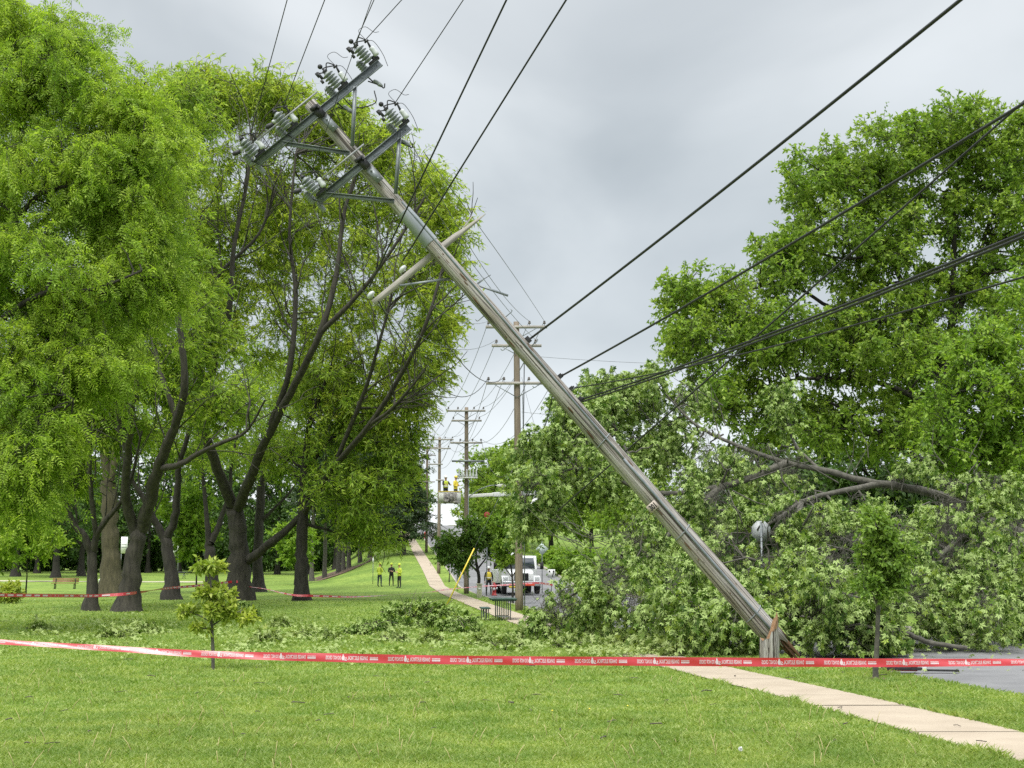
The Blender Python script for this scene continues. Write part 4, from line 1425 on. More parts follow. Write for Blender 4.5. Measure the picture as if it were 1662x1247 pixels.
def broken_branch(label, px, py, r, n, seed, h=.5, group=None, ls=.13, stem=True, leaf='leaf_fallen'):
    p = gnd(px, py)
    rng = np.random.default_rng(seed)
    limbs = []
    for k in range(3):
        a = rng.uniform(0, 6.3)
        limbs.append(([p + (0, 0, .06), p + (math.cos(a) * r * .5, math.sin(a) * r * .5, h * .5), p + (math.cos(a) * r, math.sin(a) * r, h * rng.uniform(.4, 1.3))], .03, .008))
    bare = []
    if stem:
        for k in range(9):
            a = rng.uniform(0, 6.3)
            q = p + np.array((rng.normal(0, r * .5), rng.normal(0, r * .4), h * .4))
            e = q + np.array((math.cos(a) * r * .7, math.sin(a) * .3, rng.uniform(.1, h * 1.2)))
            bare.append(([q, (q + e) / 2 + (0, 0, .12), e], .012))
    return make_tree('broken_branch', label, 'branch', p, limbs, [(p + (0, 0, h * .45), (r, r * .8, h * .5), n)], .3, 12, 8, ls, M[leaf], M['twig'], MAPLE, seed=seed, shell=.6, droop=.3, minz=.08,
                     flare=0, K=5, twig_r=.005, up=.3, group=group, bare=bare or None, updir=0)


broken_branch('big tangled heap of torn leafy branches on the lawn left of the picnic table', 680, 1018, 1.25, 60, 171, h=.75, ls=.14)
broken_branch('torn leafy branch on the lawn right of the yellowish sapling', 395, 1005, .5, 22, 172, h=.5, stem=False)
broken_branch('leafy branch lying right of the big heap of torn branches', 745, 1025, .6, 18, 173, h=.35)
broken_branch('leafy branch lying left of the big heap of torn branches', 600, 1030, .6, 20, 174, h=.3)
BG = 'small torn branches scattered on the lawn'
for i, (px, py) in enumerate(((60, 1025), (190, 1035), (240, 1028), (455, 1018), (500, 1035), (540, 1040), (640, 1042), (700, 1045), (790, 1045), (850, 1040), (920, 1052), (980, 1055), (1040, 1060), (1010, 1050), (1070, 1062), (1100, 1066), (960, 1046), (1030, 1045), (430, 1045), (820, 1055))):
    broken_branch('small torn leafy branch lying flat among others on the lawn behind the front tape', px, py, .35, 7, 180 + i, h=.14, group=BG, stem=False, leaf='leaf_litter')

# tall stalks and dandelions in the front lawn
def lawn_weeds():
    rng = np.random.default_rng(75)
    b = MB()
    for k in range(260):
        px, py = rng.uniform(-40, 1500), rng.uniform(1095, 1260)
        g = gnd(px, py)
        if not road_free(g[0], g[1]):
            continue
        h = rng.uniform(.07, .19)
        a = rng.uniform(0, 6.3)
        ln = rng.uniform(.2, .8) * h
        t = g + (math.cos(a) * ln, math.sin(a) * ln, h)
        b.tube([g, (g + t) / 2 + (0, 0, .02), t], [.004, .0034, .002], K=4)
    tag(b.build('grass_stalks', M['seed']), kind='stuff')
    fl = MB()
    st = MB()
    proto = None
    for px, py in ((895, 1168), (1018, 1160), (958, 1165)):
        g = gnd(px, py)
        if proto is None:
            root = empty('dandelion', g)
            tag(root, 'small yellow dandelion in the front lawn', 'flower', 'dandelions in the front lawn')
            MB().tube([(0, 0, 0), (.005, 0, .05), (.01, 0, .1)], .003, K=5).build('stem', M['leaf_sap'], root)
            MB().lathe([(.003, .095), (.010, .101), (.011, .107), (.007, .112), (.001, .113)], o=(.01, 0, 0), K=9).build('flower_head', M['dandelion'], root, smooth=True)
            proto = root
        else:
            o = copy_tree(proto)
            o.location = g
            o.rotation_euler = (0, 0, rng.uniform(0, 6))

    g = gnd(1201, 1236)
    root = empty('dandelion_clock', g)
    tag(root, 'white dandelion seed head in the grass left of the sidewalk', 'flower')
    MB().tube([(0, 0, 0), (.005, 0, .05), (.01, 0, .09)], .003, K=5).build('stem', M['leaf_sap'], root)
    hd = MB()
    for k in range(70):
        d = unit(rng.normal(0, 1, 3))
        hd.beam(np.array((.01, 0, .11)), np.array((.01, 0, .11)) + d * .024, .0022, .0022)
    hd.build('seed_head', M['sign_white'], root)


lawn_weeds()

# ------------------------------------------------------------------ text helper
def text_mesh(s, size=1.0, bold=.0, xscale=1.0):
    cu = bpy.data.curves.new('lettering', 'FONT')
    cu.body = s
    cu.size = size
    cu.offset = bold
    cu.resolution_u = 3
    o = bpy.data.objects.new('lettering', cu)
    C.objects.link(o)
    dg = bpy.context.evaluated_depsgraph_get()
    me = bpy.data.meshes.new_from_object(o.evaluated_get(dg))
    V = np.empty(len(me.vertices) * 3, dtype=np.float32)
    me.vertices.foreach_get('co', V)
    V = V.reshape(-1, 3).copy()
    F = [list(p.vertices) for p in me.polygons]
    bpy.data.objects.remove(o)
    bpy.data.meshes.remove(me)
    bpy.data.curves.remove(cu)
    V[:, 0] *= xscale
    return V, F


# ------------------------------------------------------------------ front barrier tape
def front_tape():
    Yt = 12.5
    pts = [(-330, 1012), (-60, 1037), (0, 1042), (170, 1052), (345, 1062.5), (560, 1068), (700, 1071), (850, 1072.5), (1000, 1073.5), (1250, 1075), (1450, 1076), (1662, 1075), (1760, 1074), (2000, 1070)]
    P = smooth_path([at(x, y, Yt) for x, y in pts], 8)
    seg = np.linalg.norm(np.diff(P, axis=0), axis=1)
    s = np.concatenate([[0], np.cumsum(seg)])
    pxs = P[:, 0] / Yt * F0 / 1.0 + W0 / 2
    tw = np.interp(pxs, [-300, 0, 170, 345, 480, 560, 700, 1250, 1450, 1662, 1900], [30, 30, 28, 20, 12, 8, 5, 2, 8, 22, 30])
    wf = np.interp(pxs, [-300, 0, 170, 345, 560, 1300, 1450, 1662, 1900], [.55, .58, .66, .82, 1, 1, .95, .78, .7])
    wv = 0.002 * np.sin(s * 9) + .0015 * np.sin(s * 23 + 1)

    def frame(t):
        x = np.array([np.interp(t, s, P[:, i]) for i in range(3)]).T
        a = np.radians(np.interp(t, s, tw))
        return x, np.stack([np.zeros_like(a), np.sin(a), np.cos(a)], -1) * np.interp(t, s, wf)[..., None], np.stack([np.zeros_like(a), -np.cos(a), np.sin(a)], -1)
    tt = np.arange(0, s[-1], .04)
    x, up, nn = frame(tt)
    rows = []
    for v in (-.5, -.25, 0, .25, .5):
        rows.append(x + up * (v * .078) + nn * (.003 * np.sin(tt * 7 + v * 4))[:, None])
    V = np.stack(rows, 1)
    n = len(tt)
    i = np.arange(n - 1)[:, None] * 5 + np.arange(4)[None]
    F = np.stack([i, i + 5, i + 6, i + 1], -1).reshape(-1, 4)
    root = empty('barrier_tape', P[0])
    tag(root, 'red danger tape printed in white, stretched across the whole front lawn', 'tape')
    o = np_mesh('band', V.reshape(-1, 3) - P[0], [F], M['tape'], parent=root, smooth=True)
    # one period of print, seen from its back so it reads mirrored
    items = []
    for txt, x0, x1, hgt, y0 in (('CROSS', 0, .072, .036, -.018), ('NOT', .080, .128, .036, -.018), ('DO', .134, .165, .036, -.018), ('ELECTRICAL', .240, .366, .036, -.018), ('DANGER', .374, .462, .036, -.018)):
        Vt, Ft = text_mesh(txt, 1.0, .02)
        mn, mx_ = Vt.min(0), Vt.max(0)
        q = np.empty_like(Vt)
        q[:, 0] = x1 - (Vt[:, 0] - mn[0]) / (mx_[0] - mn[0]) * (x1 - x0)
        q[:, 1] = y0 + (Vt[:, 1] - mn[1]) / (mx_[1] - mn[1]) * hgt
        items.append((q * (.82, 1, 1), Ft))
    # the two fine lines of print too small to read
    for x0, x1, y0, y1 in [(.484 + .0152 * k, .484 + .0152 * k + .0125, .006, .013) for k in range(6)] + [(.484 + .0152 * k, .484 + .0152 * k + .0135, -.015, .001) for k in range(6)]:
        items.append((np.array([(x0, y0, 0), (x1, y0, 0), (x1, y1, 0), (x0, y1, 0)]) * (.82, 1, 1), [[0, 1, 2, 3]]))
    # plug emblem
    a = np.linspace(0, 2 * np.pi, 18, endpoint=False)
    q = np.stack([.192 + .018 * np.cos(a), -.002 + .021 * np.sin(a), 0 * a], 1)
    items.append((q * (.82, 1, 1), [list(range(18))]))
    items.append((np.array([(.184, .018, 0), (.200, .018, 0), (.198, .031, 0), (.186, .031, 0)]) * (.82, 1, 1), [[0, 1, 2, 3]]))
    hk = [(.212, .004), (.224, .008), (.232, -.002), (.224, -.012), (.216, -.016), (.234, -.018), (.234, -.024), (.206, -.024), (.208, -.016), (.222, -.004), (.220, .001)]
    items.append((np.array([(x_, y_, 0) for x_, y_ in hk]) * (.82, 1, 1), [list(range(len(hk)))]))
    per = .56
    b = MB()
    t0 = .31
    while t0 < s[-1] - .6:
        for q, Ft in items:
            t = t0 + q[:, 0]
            x, up, nn = frame(t)
            Vw = x + up * (q[:, 1] * .98)[:, None] + nn * (.003 * np.sin(t * 7 + q[:, 1] / .078 * 4) + .0012)[:, None]
            b.add(Vw - P[0], [])
            k0 = b.n - len(Vw)
            for f in Ft:
                b.F.setdefault(len(f), []).append(np.array([f]) + k0)
                b.m.setdefault(len(f), []).append(np.array([0]))
        t0 += per
    b.build('lettering', M['tape_print'], root)


front_tape()


def far_tape(label, pts, w=.076, twists=None, seed=0):
    P = smooth_path(pxl(pts), 6)
    seg = np.linalg.norm(np.diff(P, axis=0), axis=1)
    s = np.concatenate([[0], np.cumsum(seg)])
    tw = np.interp(s / s[-1], *(twists or ([0, 1], [10, 40])))
    a = np.radians(tw)
    up = np.stack([0 * a, np.sin(a), np.cos(a)], 1)
    off = up * (w / 2)
    V = np.stack([P - off, P + off], 1).reshape(-1, 3)
    n = len(P)
    F = [[2 * i, 2 * i + 2, 2 * i + 3, 2 * i + 1] for i in range(n - 1)]
    root = empty('barrier_tape', P[0])
    tag(root, label, 'tape')
    np_mesh('band', V - P[0], [np.array(F)], M['tape'], parent=root)
    b = MB()
    k = .3
    while k < s[-1] - .5:
        c = []
        for t in (k, k + .36):
            x = np.array([np.interp(t, s, P[:, i]) for i in range(3)])
            aa = np.interp(t, s, a)
            u = np.array((0, math.sin(aa), math.cos(aa)))
            nn = np.array((0, -math.cos(aa), math.sin(aa)))
            c += [x - u * w * .24 + nn * .003, x + u * w * .24 + nn * .003]
        b.add(np.array(c) - P[0], [[[0, 2, 3, 1]]])
        k += .56
    b.build('lettering', M['tape_print'], root)


far_tape('red tape span entering at the left edge, rising to the large locust', [(-60, 964, 48), (0, 966, 50), (100, 967, 54), (160, 967, 58), (215, 963, 60.2 - 1.2), (272, 955, 68), (330, 950, 72), (372, 945, 74.2), (386, 944, 74.3)], w=.13, twists=([0, .45, .6, .75, 1], [8, 20, 84, 30, 10]))
far_tape('sagging red tape span between the large locust and the dark upright one', [(400, 952, 74.6), (430, 956, 74.4), (455, 962, 74), (480, 966.5, 73.4), (500, 967, 73.4)], w=.12, twists=([0, .5, 1], [85, 70, 10]))
far_tape('long red tape span from the dark upright locust across the sidewalk to the lane sign', [(500, 967, 73.4), (530, 968, 74), (570, 969, 75), (620, 967, 77), (670, 963.5, 78), (700, 961, 78), (725, 957, 79), (780, 952, 80), (830, 949, 80.5), (870, 946.5, 82), (890, 948.5, 84), (897, 950, 84.6)], w=.12,
         twists=([0, .12, .3, .42, .5, .6, 1], [10, 40, 88, 86, 60, 70, 12]))

# ------------------------------------------------------------------ the snapped pole
PB = at(1246, 1024, 26.3)
PT = at(503, 168, 25.8)
AX = unit(PT - PB)
XA = np.cross(np.array((0, 1.0, 0)), AX)      # towards the upper right in the picture
XA = unit(XA)
YA = np.cross(AX, XA)
PM = Matrix((Vector(XA).to_4d(), Vector(YA).to_4d(), Vector(AX).to_4d(), (0, 0, 0, 1))).transposed()
PM = Matrix([[XA[0], YA[0], AX[0], PB[0]], [XA[1], YA[1], AX[1], PB[1]], [XA[2], YA[2], AX[2], PB[2]], [0, 0, 0, 1]])
pole = empty('utility_pole', (0, 0, 0))
pole.matrix_world = PM
tag(pole, 'snapped wooden utility pole leaning far over to the left with steel crossarms', 'utility pole')
PL = float(np.linalg.norm(PT - PB))


def loc(px, py, dy=0.0):
    """pixel -> pole-local (arm, depth, along) on the pole's own plane"""
    d = ray(px, py)
    o = np.array((0, 0, CAMH))
    t = np.dot(PB - o, YA) / np.dot(d, YA)
    w = o + d * t - PB
    return np.array((np.dot(w, XA), dy, np.dot(w, AX)))


def w_(l):
    return PB + XA * l[0] + YA * l[1] + AX * l[2]


print('arm dir check', loc(618.7, 107.7), loc(420, 270), loc(662, 208), loc(522, 333), PL)


def pole_r(z):
    return .206 - (.206 - .124) * z / PL


CL = []


def build_pole():
    rng = np.random.default_rng(9)
    # shaft with checks and a splintered butt
    K, S = 28, 60
    zs = np.linspace(-.12, PL, S)
    a = np.linspace(0, 2 * np.pi, K, endpoint=False)
    V = []
    gro = rng.normal(0, 1, K)
    for i, z in enumerate(zs):
        for k in range(K):
            r = pole_r(max(z, 0)) * (1 + .012 * gro[k] + .014 * math.sin(z * 1.7 + a[k] * 2) + rng.normal(0, .006))
            zz = z
            if i == 0:
                zz = z - .28 * abs(math.sin(k * 2.3)) * (.4 + .6 * (math.cos(a[k]) > -.2))
            V.append((r * math.cos(a[k]), r * math.sin(a[k]), zz))
    F = [[i * K + k, i * K + (k + 1) % K, (i + 1) * K + (k + 1) % K, (i + 1) * K + k] for i in range(S - 1) for k in range(K)]
    np_mesh('shaft', V, [np.array(F), np.array([[(S - 1) * K + k for k in range(K)]]), np.array([[k for k in range(K)][::-1]])], M['wood_pole'], parent=pole, smooth=True)
    # dark woodpecker gouges and checks
    for z, sd in ((1.2, .05), (3.0, -.08), (4.1, .1), (5.6, -.09), (6.6, .07), (7.3, -.11), (8.4, -.09), (8.9, .02), (5.0, -.12), (2.2, -.11), (7.0, .1)):
        r = pole_r(z)
        y = -math.sqrt(max(r * r - sd * sd, 0.0001))
        b = MB()
        b.sphere((sd, y + .004, z), (.017, .012, .085 + .04 * rng.random()), K=8, S=6)
        b.build('gouge', M['wood_rot'], pole, smooth=True)
    for k in range(34):
        z = rng.uniform(.5, PL - 1.6)
        r = pole_r(z)
        sd = rng.uniform(-.8, .8) * r
        y = -math.sqrt(r * r - sd * sd)
        MB().sphere((sd, y + .003, z), (rng.uniform(.005, .012), .008, rng.uniform(.015, .07)), K=7, S=5).build('gouge', M['wood_rot'], pole, smooth=True)
    # torn tail behind the stump
    t = MB()
    for k in range(16):
        x0 = rng.uniform(.0, .2)
        y0 = rng.uniform(-.06, .12)
        ln = rng.uniform(.35, .85)
        p0 = np.array((x0, y0, .12))
        p1 = np.array((x0 + .02, y0 + .02, -ln))
        w = rng.uniform(.012, .06)
        t.add([p0 + (-w, 0, 0), p0 + (w, 0, 0), p0 + (w, .03, 0), p0 + (-w, .03, 0), p1 + (-w * .5, 0, 0), p1 + (w * .4, 0, rng.uniform(0, .15)), p1 + (w * .4, .02, .05), p1 + (-w * .5, .02, 0)],
              [[[0, 1, 2, 3], [4, 7, 6, 5], [0, 4, 5, 1], [1, 5, 6, 2], [2, 6, 7, 3], [3, 7, 4, 0]]])
    t.build('splinters', M['wood_rot'], pole)
    # conduit / wire moulding
    z0 = loc(1243, 1012)[2]
    P = []
    for f in np.linspace(0, 1, 24):
        z = .02 + (PL * .80 - .02) * f
        r = pole_r(z)
        x = .035 + .05 * f
        P.append((x, -math.sqrt(r * r - x * x) - .016, z))
    MB().tube(P[:10], .026, K=8).build('conduit', M['conduit'], pole, smooth=True)
    MB().tube(P[9:], .020, K=8).build('ground_wire_moulding', M['conduit'], pole, smooth=True)
    # straps
    for z in (.42, 4.75, 2.45):
        b = MB()
        r = pole_r(z) + .006
        ring = [(r * math.cos(q), r * math.sin(q), z + .03 * math.cos(q)) for q in np.linspace(math.pi, 2 * math.pi, 14)]
        b.tube(ring, .012, K=6)
        b.build('strap', M['sleeve'], pole, smooth=True)
    # zinc sleeve
    a_, b2 = loc(652, 348)[2], loc(697, 398)[2]
    r0, r1 = pole_r(b2) + .008, pole_r(a_) + .008
    MB().lathe([(r0, b2), (r0, b2 + .01), (r1, a_ - .01), (r1, a_)], K=26).build('sleeve', M['sleeve'], pole, smooth=True)
    # steel crossarms: C channels with flanges
    def arm(pxa, pxb, nm):
        A, B = loc(*pxa), loc(*pxb)
        zc_ = (A[2] + B[2]) / 2
        y = -(pole_r(zc_) + .05)
        b = MB()
        x0, x1 = min(A[0], B[0]), max(A[0], B[0])
        c = ((x0 + x1) / 2, y, zc_)
        ln = x1 - x0
        b.box((c[0], y, zc_), (ln, .010, .150))
        b.box((c[0], y - .035, zc_ + .0705), (ln, .062, .009))
        b.box((c[0], y - .035, zc_ - .0705), (ln, .062, .009))
        for xx in np.linspace(x0 + .08, x1 - .08, 9):
            b.lathe([(.014, 0), (.014, .012), (.008, .018)], o=(xx, y - .006, zc_ + .02 * ((int(xx * 10)) % 2)), ax=(0, -1, 0), K=7)
        o = b.build(nm, M['galv'], pole)
        return x0, x1, y, zc_
    U = arm((618.7, 107.7), (418, 271), 'steel_crossarm')
    Lw = arm((662, 208), (521, 334), 'steel_crossarm')
    # clamps where the arms meet the pole
    for (x0, x1, y, z) in (U, Lw):
        b = MB()
        b.box((0, y - .045, z + .02), (.17, .05, .26))
        b.box((-.03, y - .08, z + .12), (.16, .08, .06))
        b.lathe([(.02, 0), (.02, .05)], o=(.04, y - .07, z + .06), ax=(0, -1, 0), K=7)
        b.build('arm_clamp', M['galv_dark'], pole)
        c = MB()
        c.box((.02, y - .02, z - .30), (.15, .02, .34))
        for zz in (z - .2, z - .4):
            c.lathe([(.022, 0), (.022, .02), (.012, .03)], o=(.02, y - .03, zz), ax=(0, -1, 0), K=7)
        c.build('mounting_plate', M['galv'], pole)
    # angle braces
    for pa, pb in (((461, 238), (569, 254)), ((578, 146), (573, 242)), ((531.5, 320.5), (641, 331)), ((650, 219), (643, 319))):
        a_, b2 = loc(*pa), loc(*pb)
        y = U[2] - .03
        b = MB()
        b.beam((a_[0], y, a_[2]), (b2[0], y + .02, b2[2]), .075, .008)
        d = unit(np.array((b2[0] - a_[0], 0, b2[2] - a_[2])))
        nrm = np.array((-d[2], 0, d[0])) * .036
        b.beam((a_[0] + nrm[0], y - .03, a_[2] + nrm[2]), (b2[0] + nrm[0], y - .01, b2[2] + nrm[2]), .008, .06)
        b.build('brace', M['galv'], pole)
    # wooden arm, split at the far end, bolted behind the pole
    A, B = loc(605, 489.5), loc(786, 341)
    z = (A[2] + B[2]) / 2
    mid = (A + B) / 2
    d = unit(B - A)
    b = MB()
    n_s = 12
    pts = [A + (B - A) * f for f in np.linspace(0, 1, n_s)]
    yb = pole_r(z) + .06
    nrm = np.array((-d[2], 0, d[0]))
    V, F = [], []
    for i, p_ in enumerate(pts):
        f = i / (n_s - 1)
        hh = .062
        lo_, hi_ = -hh, hh
        if f > .68:
            hi_ = hh - (f - .68) / .32 * hh * 1.5 + .006 * (-1) ** i
            lo_ = -hh + max(0, f - .9) * .2
        ww = .045 if f < .7 else .045 * (1 - (f - .7) * 2.2)
        for (dn, dw) in ((lo_, -ww), (hi_, -ww), (hi_, ww), (lo_, ww)):
            q = p_ + nrm * dn
            V.append((q[0], yb + dw, q[2]))
    for i in range(n_s - 1):
        for j in range(4):
            F.append([i * 4 + j, i * 4 + (j + 1) % 4, i * 4 + 4 + (j + 1) % 4, i * 4 + 4 + j])
    wa = np_mesh('wooden_crossarm', V, [np.array(F), np.array([[3, 2, 1, 0]])], M['wood_grey'], parent=pole)
    wa['label'] = 'weathered wooden crossarm split to a point at its upper end'
    b = MB()
    p0, p1 = loc(752, 372), loc(762, 350)
    for pa, pb in (((742, 380), (766, 347)),):
        a_, b2 = loc(*pa), loc(*pb)
        b.beam((a_[0], yb, a_[2]), (b2[0], yb, b2[2]), .02, .03)
    b.build('splinters', M['wood_grey'], pole)
    for pa, pb in (((648, 461.5), (730, 450)), ((764, 457), (825, 478))):
        a_, b2 = loc(*pa), loc(*pb)
        MB().beam((a_[0], yb - .06, a_[2]), (b2[0], yb - .06, b2[2]), .045, .008).build('flat_brace', M['galv'], pole)
    # mushroom insulators on the wooden arm
    for px, py in ((655, 436), (603, 478)):
        t_ = loc(px, py)
        i_ = MB()
        axd = np.array((-.15, 0, 1.0))
        i_.lathe([(.03, -.02), (.035, 0), (.085, .012), (.095, .035), (.085, .065), (.05, .085), (.015, .092)], o=(t_[0], yb, t_[2]), ax=axd, K=16)
        ins = i_.build('insulator', M['porc_white'], pole, smooth=True)
        MB().tube([(t_[0] + .02, yb, t_[2] - .16), (t_[0], yb, t_[2])], .012, K=6).build('pin', M['galv_dark'], ins)
    # pole steps
    for px, py, dx in ((768, 528, -1), (824, 512, 1), (818, 568, -1), (880, 547, 1), (870, 628, -1), (942, 622, 1), (779, 459, 1), (735, 480, -1)):
        t_ = loc(px, py)
        r = pole_r(t_[2])
        sx_ = 1 if t_[0] > 0 else -1
        MB().tube([(sx_ * (r - .03), -.02, t_[2]), (sx_ * (r + .14), -.02, t_[2]), (sx_ * (r + .165), -.02, t_[2] + .01), (sx_ * (r + .168), -.02, t_[2] + .055)], .0095, K=6).build('pole_step', M['galv'], pole, smooth=True)
    # insulator sets
    def sheds(r0, r1, n, ln):
        pr = [(r0 * .9, 0)]
        for i in range(n):
            z_ = ln * i / n
            pr += [(r0, z_ + ln / n * .1), (r1, z_ + ln / n * .35), (r1 * .97, z_ + ln / n * .5), (r0, z_ + ln / n * .85)]
        pr += [(r0, ln), (r0 * .6, ln + .03), (.01, ln + .035)]
        return pr
    for (px, py, arm_, side) in ((590, 92, U, 1), (543, 136, U, 1), (459, 197, U, -1), (405, 239, U, -1), (639, 194, Lw, 1), (506, 304, Lw, -1)):
        x, _, _ = loc(px, py)
        zc_ = arm_[3]
        y = arm_[2] - .03
        # base casting on the arm
        MB().box((x + .06, y - .02, zc_ + .095), (.24, .09, .055)).box((x + .1, y - .04, zc_ + .14), (.09, .07, .08)).build('bracket', M['galv_dark'], pole, bevel=.006)
        CL.append((w_((x + .17, y - .1, zc_ + .5)), w_((x - .16, y - .1, zc_ + .5))))
        b_ins = MB()
        b_ins.lathe(sheds(.058, .125, 5, .34), o=(x - .02, y - .06, zc_ + .14), ax=(-.02, -.1, 1), K=18)
        big = b_ins.build('insulator', M['porc'], pole, smooth=True)
        MB().lathe([(.05, 0), (.05, .04), (.02, .05), (.02, .09)], o=(x - .027, y - .098, zc_ + .51), ax=(-.02, -.1, 1), K=10).build('insulator_cap', M['galv_dark'], big, smooth=True)
        a2 = MB()
        a2.lathe(sheds(.045, .085, 5, .26), o=(x - .17, y + .10, zc_ + .06), ax=(0, .05, 1), K=14)
        a2.build('insulator', M['porc'], pole, smooth=True)
        w = MB()
        w.lathe([(.05, 0), (.062, .03), (.055, .07), (.05, .14), (.055, .18), (.03, .2)], o=(x + .17, y - .07, zc_ + .13), ax=(.06, -.1, 1), K=12)
        wi = w.build('cutout', M['porc_white'], pole, smooth=True)
        MB().tube([(x + .17, y - .09, zc_ + .32), (x + .2, y - .10, zc_ + .45), (x + .17, y - .1, zc_ + .5)], [.026, .018, .012], K=7).box((x + .19, y - .1, zc_ + .47), (.09, .04, .03)).build('clamp', M['galv_dark'], wi)
        MB().tube(smooth_path([(x - .03, y - .1, zc_ + .6), (x + .06, y - .12, zc_ + .56), (x + .18, y - .1, zc_ + .5)], 4), .012, K=6).build('jumper_wire', M['wire'], pole, smooth=True)
        MB().tube(smooth_path([(x + .17, y - .1, zc_ + .48), (x + .30, y - .06, zc_ + .40), (x + .29, y, zc_ + .12), (x + .22, y + .1, zc_ - .12)], 5), .006, K=5).build('jumper_wire', M['wire'], pole, smooth=True)
        if side == -1:
            bx = MB()
            bx.lathe([(.02, 0), (.045, .02), (.05, .12), (.03, .16), (.02, .17)], o=(x - .2, y - .1, zc_ + .36), ax=(-.9, 0, .25), K=10)
            bx.build('bushing_cover', M['galv_dark'], pole, smooth=True)
            bw = MB().lathe([(.035, 0), (.04, .05), (.03, .09)], o=(x - .11, y - .1, zc_ + .38), ax=(-.9, 0, .25), K=10)
            bw.build('bushing', M['porc_white'], pole, smooth=True)
            hang = MB().lathe(sheds(.035, .058, 5, .2), o=(x - .12, y + .12, zc_ - .2), ax=(0, .1, 1), K=12)
            hang.build('arrester', M['porc'], pole, smooth=True)
            MB().tube(smooth_path([(x - .15, y, zc_ + .1), (x - .05, y - .02, zc_ - .12), (x + .12, y, zc_ - .2), (x + .3, y + .05, zc_ - .1)], 5), .011, K=6).build('jumper_wire', M['wire'], pole, smooth=True)
        else:
            kn = MB()
            kn.sphere((x - .04, y - .1, zc_ + .66), (.05, .05, .05))
            kn.tube([(x - .16, y - .1, zc_ + .60), (x - .16, y - .1, zc_ + .44)], .03, K=7)
            kn.box((x - .18, y - .1, zc_ + .56), (.06, .05, .1))
            kn.box((x - .20, y - .1, zc_ + .40), (.05, .05, .07))
            kn.build('fuse_head', M['galv_dark'], pole)
            MB().tube(smooth_path([(x + .2, y - .1, zc_ + .5), (x + .2, y - .12, zc_ + .72), (x + .36, y - .12, zc_ + .7), (x + .42, y - .1, zc_ + .52), (x + .5, y - .1, zc_ + .46)], 5), .0055, K=5).build('jumper_wire', M['wire'], pole, smooth=True)
            MB().tube(smooth_path([(x - .16, y - .1, zc_ + .58), (x - .02, y - .14, zc_ + .50), (x + .1, y - .14, zc_ + .62), (x + .2, y - .1, zc_ + .5)], 5), .012, K=6).build('jumper_wire', M['wire'], pole, smooth=True)
    # dead-end insulators hanging under the arms
    for px, py in ((612, 138), (563, 180), (657, 235)):
        t_ = loc(px, py)
        MB().lathe([(.02, 0), (.035, .02), (.045, .08), (.035, .12), (.05, .13), (.03, .2), (.015, .22)], o=(t_[0], U[2] + .12, t_[2] + .1), ax=(.25, 0, -1), K=10).build('dead_end_insulator', M['porc'], pole, smooth=True)
        MB().tube([(t_[0] - .03, U[2] + .11, t_[2] + .08), (t_[0] - .06, U[2] + .02, (U[3] if t_[2] > Lw[3] + .3 else Lw[3]) - .05)], .014, K=6).build('link', M['galv_dark'], pole)
        MB().tube(smooth_path([(t_[0] - .1, U[2] + .1, t_[2] + .15), (t_[0] + .02, U[2] + .1, t_[2] - .06), (t_[0] + .05, U[2] + .1, t_[2] - .16), (t_[0] + .12, U[2] + .1, t_[2] - .1)], 5), .013, K=6).build('jumper_wire', M['wire'], pole, smooth=True)
    # long operating rods
    for pa, pb in (((422, 236), (518, 158)), ((526, 297), (593, 242))):
        a_, b2 = loc(*pa), loc(*pb)
        MB().tube([(a_[0], U[2] - .16, a_[2]), (b2[0], U[2] - .16, b2[2])], .018, K=8).build('switch_rod', M['rod'], pole, smooth=True)
    MB().tube(smooth_path([w_l for w_l in (np.array((.55, U[2] + .05, U[3] - .02)), np.array((.6, U[2] + .05, U[3] - .35)), np.array((.95, U[2], U[3] - .55)), np.array((1.1, U[2], U[3] - .35)))], 5), .012, K=6).build('jumper_wire', M['wire'], pole, smooth=True)
    # number plate
    t_ = loc(1057, 823)
    r = pole_r(t_[2])
    pr = MB().box((t_[0], -r - .02, t_[2]), (.21, .008, .155)).build('number_plate', M['tagplate'], pole)
    Vt, Ft = text_mesh('301', .165, .008)
    mn, mx_ = Vt.min(0), Vt.max(0)
    q = np.stack([t_[0] + (Vt[:, 0] - (mn[0] + mx_[0]) / 2) * .62, np.full(len(Vt), -r - .0262), t_[2] + (Vt[:, 1] - (mn[1] + mx_[1]) / 2) * .9], 1)
    b = MB()
    b.add(q, [])
    for f in Ft:
        b.F.setdefault(len(f), []).append(np.array([f]))
        b.m.setdefault(len(f), []).append(np.array([0]))
    b.build('lettering', M['black'], pr)
    # cable clamps
    for px, py, sz in ((858, 551, .13), (908, 612, .09), (940, 650, .1), (926, 631, .06)):
        t_ = loc(px, py)
        r = pole_r(t_[2])
        b = MB()
        b.box((r + .03, -.02, t_[2]), (.08, .07, sz))
        b.tube([(r, -.02, t_[2]), (r + .1, -.02, t_[2] - .01)], .02, K=7)
        b.build('cable_clamp', M['galv_dark'], pole, bevel=.006)


build_pole()

